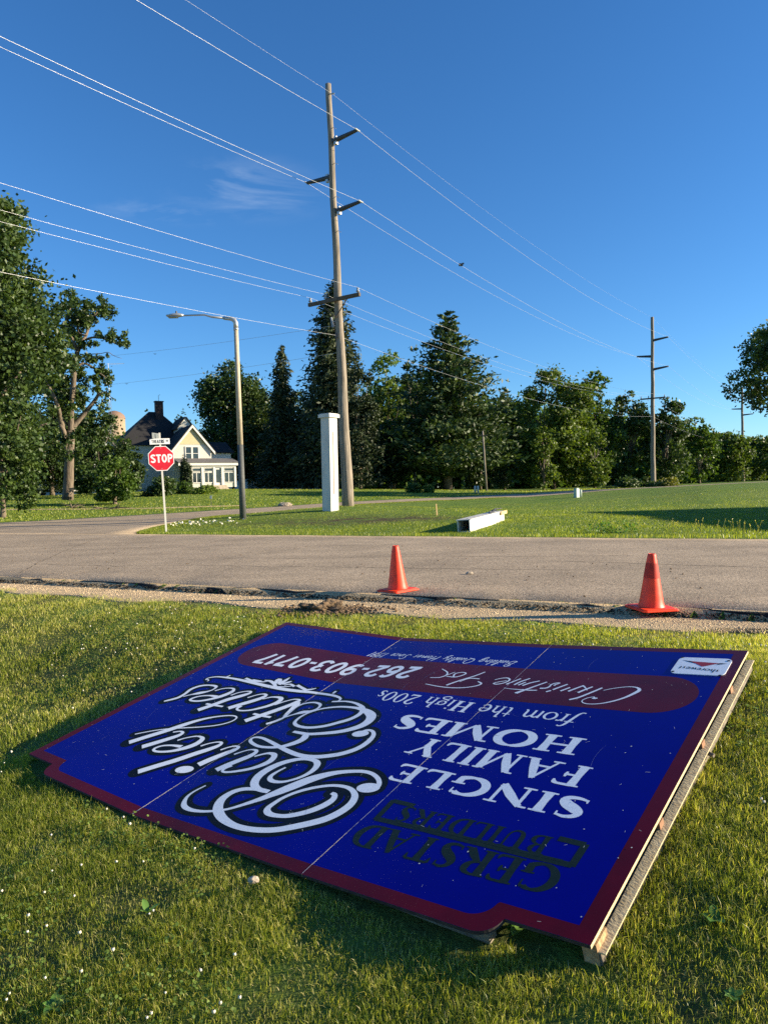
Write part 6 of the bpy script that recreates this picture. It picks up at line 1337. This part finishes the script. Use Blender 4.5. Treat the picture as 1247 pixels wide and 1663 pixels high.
# porch
px0_, px1_, py_, ph_ = .2, 6.1, -2.1, 2.35
mb = MB(); slab(mb, (px0_-.3, py_-.3, ph_+.22), (px1_+.3, py_-.3, ph_+.22), (px1_+.3, 0, ph_+.75), (px0_-.3, 0, ph_+.75), .1); pr_ = mb.build('porch_roof', M['groof'], fh)
mb = MB(); mb.box(((px0_+px1_)/2, py_-.24, ph_+.10), (px1_-px0_+.6, .1, .26)); mb.box(((px0_+px1_)/2, py_, ph_-.12), (px1_-px0_, .16, .2)); mb.build('fascia', M['trim'], pr_)
pcs = [.32, 1.2, 2.45, 3.7, 4.6, 6.0]
for x in pcs:
    mb = MB(); mb.box((x, py_, (ph_-.22)/2), (.22, .2, ph_-.23)); mb.build('porch_post', M['trim'], fh)
for a, b in zip(pcs[:-1], pcs[1:]):
    if a == 3.7: 
        mb = MB(); mb.box(((a+b)/2, py_+.05, 1.02), (.62, .05, 2.04)); dr = mb.build('porch_door', M['trim'], fh); mb = MB(); mb.box(((a+b)/2, py_+.02, 1.2), (.44, .02, 1.4)); mb.build('pane', M['glass'], dr); continue
    mb = MB(); mb.box(((a+b)/2, py_+.05, .22), (b-a-.27, .06, .44)); mb.build('porch_panel', M['siding'], fh)
    w_ = b-a-.45; window(fh, (a+b)/2, py_+.04, .55, w_, 1.0, 1, 2, .07); window(fh, (a+b)/2, py_+.04, 1.75, w_, .28, 1, 1, .06)
mb = MB()
for i in range(3): mb.box((4.15, py_-.35-.3*(2-i), -.05+.15*i-.12), (1.5, .32, .16))
mb.build('porch_steps', M['rock'], fh)
# second house, mostly hidden by the spruces
q = at(428, 795, 98); h2_ = empty('shaded_house', (q[0], 98, q[2]), math.radians(28)); tag(h2_, 'pale house in deep shade behind the spruces right of the street lamp', 'house')
gable_block(h2_, -2.2, 8.5, 0, 8, 3.3, 5.7, M['wsiding'], M['roof'], axis='x'); gable_block(h2_, 3.8, 7.6, -2.0, 1, 3.2, 5.6, M['wsiding'], M['roof'], .25)
window(h2_, 5.7, -2.02, 1.0, 1.1, 1.3); window(h2_, 1.4, -.02, 1.0, 1.6, 1.2, 1, 2)
# long white outbuilding behind the left trees
q = at(30, 806, 88); ob_ = empty('outbuilding', (q[0], 88, q[2]-.3), math.radians(12)); tag(ob_, 'low white outbuilding half hidden behind the leftmost trees', 'building')
gable_block(ob_, -14, 7.5, 0, 7, 2.5, 4.3, M['wsiding'], M['roof'], axis='x'); window(ob_, 5.2, -.02, .9, 1.4, 1.0, 1, 2); window(ob_, -2, -.02, .9, 1.4, 1.0, 1, 2)
# parked white car under the trees
q = G(88, 806); Yc = 74; cxx = at(88, 800, Yc)[0]; car = empty('parked_car', (cxx, Yc, float(base_z(cxx, Yc))), math.radians(8)); tag(car, 'white car parked in the dark under the trees left of the forked oak', 'car')
prof = [(-2.1, .35), (-2.15, .7), (-1.9, .85), (-1.2, .93), (-.6, 1.42), (.9, 1.45), (1.6, .98), (2.1, .9), (2.2, .4)]
mb = MB(); n = len(prof); mb.add([(x, -.85+(.12 if z > 1 else 0), z) for x, z in prof]+[(x, .85-(.12 if z > 1 else 0), z) for x, z in prof], [tuple(range(n)), tuple(reversed(range(n, 2*n)))]+[(i, n+i, n+(i+1) % n, (i+1) % n) for i in range(n)])
mb.build('body', M['swhite'], car)
for sx in (-1.35, 1.35):
    for sy in (-.8, .8):
        mb = MB(); mb.tube([(sx, sy-.1, .33), (sx, sy+.1, .33)], .33, 18); mb.build('wheel', M['insul'], car)
mb = MB(); mb.box((.15, -.765, 1.18), (1.5, .02, .34)); mb.build('side_window', M['glass'], car)
# silo and aerial mast
q = at(191, 795, 150); sz0 = float(base_z(q[0], 150)); silo = empty('silo', (q[0], 150, sz0)); Hs2 = at(191, 680, 150)[2]-sz0
tag(silo, 'tan round silo rising over the trees left of the farmhouse', 'silo'); mb = MB(); mb.tube([(0, 0, -.5), (0, 0, Hs2)], 2.1, 24); mb.build('barrel', mat('tan_silo_block', (.36, .28, .17, 1), (.27, .2, .13, 1), 3, .8), silo, True)
mb = MB(); n = 24; rings = [(2.2, 0), (1.95, .75), (1.3, 1.3), (.6, 1.6), (.1, 1.7)]; mb.add([(a*math.cos(2*math.pi*j/n), a*math.sin(2*math.pi*j/n), Hs2+b) for a, b in rings for j in range(n)], [(i*n+j, i*n+(j+1) % n, (i+1)*n+(j+1) % n, (i+1)*n+j) for i in range(4) for j in range(n)]); mb.build('dome', mat('rusty_dome', (.24, .14, .09, 1), (.19, .13, .09, 1), 4, .7), silo, True)
Ya = 92; q = at(184, 795, Ya); az0 = float(base_z(q[0], Ya)); mast = empty('aerial_mast', (q[0], Ya, az0)); tag(mast, 'thin steel lattice mast with a television aerial left of the farmhouse', 'mast'); Ha = at(181, 590, Ya)[2]-az0
mb = MB(); lg = [(.22*math.cos(a), .22*math.sin(a)) for a in (0, 2.09, 4.19)]
hl_ = Ha*.72
for lx, ly in lg: mb.tube([(lx, ly, 0), (lx*.8, ly*.8, hl_)], .022, 4)
for i in range(30):
    z = hl_*i/30
    for j in range(3): a, b = lg[j], lg[(j+1) % 3]; mb.tube([(a[0], a[1], z), (b[0], b[1], z+hl_/30)], .010, 3)
mb.tube([(0, 0, hl_-.3), (0, 0, Ha)], .03, 6); mb.build('lattice', M['galv'], mast)
mb = MB(); mb.tube([(-.2, 0, Ha-.1), (2.1, 0, Ha-.05)], .02, 4)
for i in range(11): mb.tube([(-.1+i*.2, -.5+i*.02, Ha-.08), (-.1+i*.2, .5-i*.02, Ha-.08)], .012, 3)
mb.build('aerial', M['galv'], mast)
# neighbour's house beyond the right edge: its shadow lies across the lawn
NBY = 12.6
nb_ = empty('neighbour_house', (24.6, 14.9, float(base_z(24.6, 22))), 0); tag(nb_, 'house just outside the right edge whose shadow crosses the lawn', 'house')
gable_block(nb_, -4, 6, 0, NBY, 3.1, 5.3, M['siding'], M['roof']); window(nb_, 0, -.02, 1.0, 1.2, 1.2); window(nb_, 3.5, -.02, 1.0, 1.2, 1.2)

# hedge and shrubs by the farmhouse
M['privet'] = leafmat('privet_leaves', (.07, .12, .018, 1), (.13, .19, .03, 1), (.2, .27, .05, 1), .35, .5)
fs_ = 'shrubs at the farmhouse porch'
shrub(310, 358, 783, 62, 'sunlit light green hedge in front of the farmhouse porch', M['privet'], 81, .16, group=fs_, tint0=.5)
shrub(284, 318, 779, 63, 'darker bush left of the sunlit porch hedge', M['maple'], 82, .16, group=fs_, tint0=.35)
for (px, tp, lb) in ((299, 749, 'taller dark conical arborvitae before the porch'), (305.5, 757, 'shorter dark conical arborvitae before the porch')):
    conifer(px-4.5, px+4.5, tp, 65, lb, M['spruce'], int(px), .16, levels=26, power=.6, irregular=.1, dens=2.2, name='arborvitae')
shrub(232, 292, 765, 60, 'dark bushes along the shaded side of the farmhouse, behind the stop sign post', M['oak'], 83, .2, group=fs_, tint0=.35)

# small things in the distance
def small(name, px, py, label, cat, Y=None, group=None):
    g_ = G(px, py); root = empty(name, (g_[0], g_[1], float(base_z(*g_)))); tag(root, label, cat, group); return root, g_[1]/FPX
M['pedgreen'] = mat('pale_green_metal', (.42, .50, .42, 1), (.34, .42, .35, 1), 10, .5)
rt, s_ = small('utility_pedestal', 936, 808, 'wider utility pedestal with a dark side on the right hand lawn', 'utility box', group='utility boxes on the lawn')
mb = MB(); mb.box((0, 0, 7*s_), (6*s_, 8*s_, 14*s_)); mb.box((0, 0, 14.6*s_), (5*s_, 6*s_, 1.6*s_)); mb.build('cabinet', M['pedgreen'], rt); rt.rotation_euler = (0, 0, -.9)
rt, s_ = small('utility_pedestal', 942.5, 807, 'narrow pale green utility pedestal beside the dark sided one', 'utility box', group='utility boxes on the lawn')
mb = MB(); mb.tube([(0, 0, -.05), (0, 0, 11*s_), (0, 0, 12.2*s_)], [2*s_, 2*s_, 1.4*s_], 12); mb.build('tube_cabinet', M['pedgreen'], rt, True)
for px, lb in ((771.3, 'left of two white marker posts by the side road under the pine'), (776, 'right of two white marker posts by the side road under the pine')):
    rt, s_ = small('marker_post', px, 801, lb, 'post', group='white marker posts'); mb = MB(); mb.tube([(0, 0, -.05), (0, 0, 11*s_), (0, 0, 12*s_)], [1.5*s_, 1.5*s_, .8*s_], 10); mb.build('tube', M['white'], rt, True)
rt, s_ = small('yard_sign', 343.5, 824, 'small white sign on a thin stake in the far lawn before the farmhouse', 'sign')
mb = MB(); mb.box((0, 0, 7.5*s_), (.7*s_, .7*s_, 15*s_)); mb.build('stake', M['lumber'], rt); mb = MB(); mb.box((0, -.8*s_, 16.5*s_), (3.6*s_, .5*s_, 5.6*s_)); mb.build('panel', M['white'], rt)
Yq = 79; q = at(790, 800, Yq); rt = empty('small_pole', (q[0], Yq, float(base_z(q[0], Yq)))); tag(rt, 'short thin service pole standing in front of the pine\'s right side', 'utility pole'); Hq = at(786, 700, Yq)[2]-rt.location[2]
mb = MB(); mb.tube([(0, 0, -.1), (-.3, 0, Hq)], [.13, .09], 10); mb.build('shaft', M['polewood'], rt, True); mb = MB(); mb.box((-.28, -.05, Hq-.5), (.9, .08, .1)); mb.build('arm', M['darkwood'], rt)
# birds
for px, py, lb in ((206, 623.5, 'tiny dark bird flying low left of the lamp post, lower of two'), (252, 575, 'tiny dark bird flying below the lamp head, upper of two')):
    q = at(px, py, 60); mb = MB(); mb.add([(-.16, 0, .05), (0, -.05, 0), (.16, 0, .06), (0, .06, 0), (0, 0, -.03), (0, 0, .025)], [(0, 1, 5), (1, 2, 5), (2, 3, 5), (3, 0, 5), (1, 0, 4), (2, 1, 4), (3, 2, 4), (0, 3, 4)]); mb.add([(0, .05, 0), (-.03, .16, 0), (.03, .16, 0), (0, .1, .015)], [(0, 1, 3), (0, 3, 2), (0, 2, 1), (1, 2, 3)])
    o = mb.build('flying_bird', M['insul'], None, loc=tuple(q)); tag(o, lb, 'bird', 'birds in the air')
# fallen branches on the far lawn
for px, py, lb, sd in ((125, 826, 'bleached fallen branch on the lawn under the forked oak, left one', 5), (178, 827, 'dark fallen branch on the lawn right of the bleached one', 8)):
    g_ = G(px, py); rg = np.random.default_rng(sd); mb = MB(); z_ = float(base_z(*g_)); s_ = g_[1]/FPX
    for j in range(11):
        a = rg.normal(0, .45)+(0 if j % 3 else math.pi); L_ = rg.uniform(6, 28)*s_; st_p = (rg.normal(0, .3), rg.normal(0, .15), .08); mb.tube(bent(st_p, (st_p[0]+L_*math.cos(a), L_*math.sin(a)*.6, rg.uniform(.05, .55)*(j % 2)+.08), 6, .16, rg), [x_*rg.uniform(.5, 1) for x_ in (.06, .05, .045, .035, .025, .018, .012)], 5, jit=.1)
    o = mb.build('fallen_branch', M['deadwood'], None, True, (g_[0], g_[1], z_)); tag(o, lb, 'branch', 'fallen branches')
# tall weeds along the verge of the right hand lawn
def stalks(name, px, py, label, n, spread, hmin, hmax, seed, leafy=False):
    g_ = G(px, py); rg = np.random.default_rng(seed); z_ = float(base_z(*g_)); root = empty(name, (g_[0], g_[1], z_)); tag(root, label, 'weed', 'tall weeds along the verge'); mb = MB(); hd_ = MB()
    Pn = []
    for j in range(n):
        x, y, h = rg.normal(0, spread), rg.normal(0, spread*.4), rg.uniform(hmin, hmax); lx, ly = rg.normal(0, .06), rg.normal(0, .06)
        mb.tube([(x, y, 0), (x+lx*.4, y+ly*.4, h*.5), (x+lx, y+ly, h)], [.005, .004, .003], 4, cap=False); k_ = 14 if leafy else 5
        t = rg.uniform(.0 if leafy else .8, 1.02, k_); Pn.append(np.c_[x+lx*t+rg.normal(0, .05 if leafy else .008, k_), y+ly*t+rg.normal(0, .04 if leafy else .008, k_), h*t])
    tinted(mb.build('stem', M['grass'], root), .7); P = np.concatenate(Pn); V, F4, tt = quads(P, np.full(len(P), .05 if leafy else .02), np.clip(rg.normal(.4 if leafy else .95, .15, len(P)), 0, 1), 1, .2, seed)
    link('leaves' if leafy else 'seed_heads', np_mesh('leaves', V, F4, {'tint': tt}), M['weed'] if leafy else M['grass'], root)
stalks('tall_weed', 990, 866, 'tallest leafy weed with a bare spike, on the verge of the right hand lawn', 26, .35, .12, .3, 1, True); stalks('tall_weed', 988, 866, 'single bare stalk sticking up from the tallest weed clump', 2, .04, .55, .62, 2)
for i_, (px, nn_) in enumerate(((1052, 3), (1105, 7), (1128, 6), (1150, 5), (1180, 3), (1222, 5), (1243, 4))):
    stalks('seeding_grass', px, 868, ['lone pair of thin seeding stalks right of the leafy weed', 'thickest tuft of seeding grass in front of the big shadow', 'seeding grass tuft just right of the thickest one', 'third seeding grass tuft from the thickest one', 'sparse seeding grass between the tufts at the far right', 'seeding grass tuft near the right edge', 'seeding grass tuft cut by the right edge'][i_], nn_, .22, .16, .36, 10+i_)
# white flowers in the island grass by the stop sign
g_ = G(322, 853); rg = np.random.default_rng(3); n = 130; P = np.c_[g_[0]+rg.normal(0, .75, n), g_[1]+rg.normal(0, .5, n), np.zeros(n)]; P = P[on_island(P[:, 0]-.25, P[:, 1])]; n = len(P); P[:, 2] = base_z(P[:, 0], P[:, 1])+rg.uniform(.05, .16, n)
V, F4, tt = quads(P, rg.uniform(.04, .09, n), np.ones(n), 1.4, 1.5, 4); o = link('white_flowers', np_mesh('white_flowers', V, F4, {'tint': tt}), M['flower']); tag(o, 'patch of white flowers in the island grass right of the stop sign', 'flowers', kind='stuff')
# small litter on the road
n = 160; px_ = nr.uniform(-9, 8, n); d_ = nr.uniform(.3, 6.5, n); py_ = near_edge(px_)+d_
pg = pebbles('road_litter', np.c_[px_, py_, base_z(px_, py_)+.01], nr.uniform(.008, .022, n), M['soil'], 44); tag(pg, kind='stuff', label='dry leaves and crumbs scattered over the road', cat='litter')
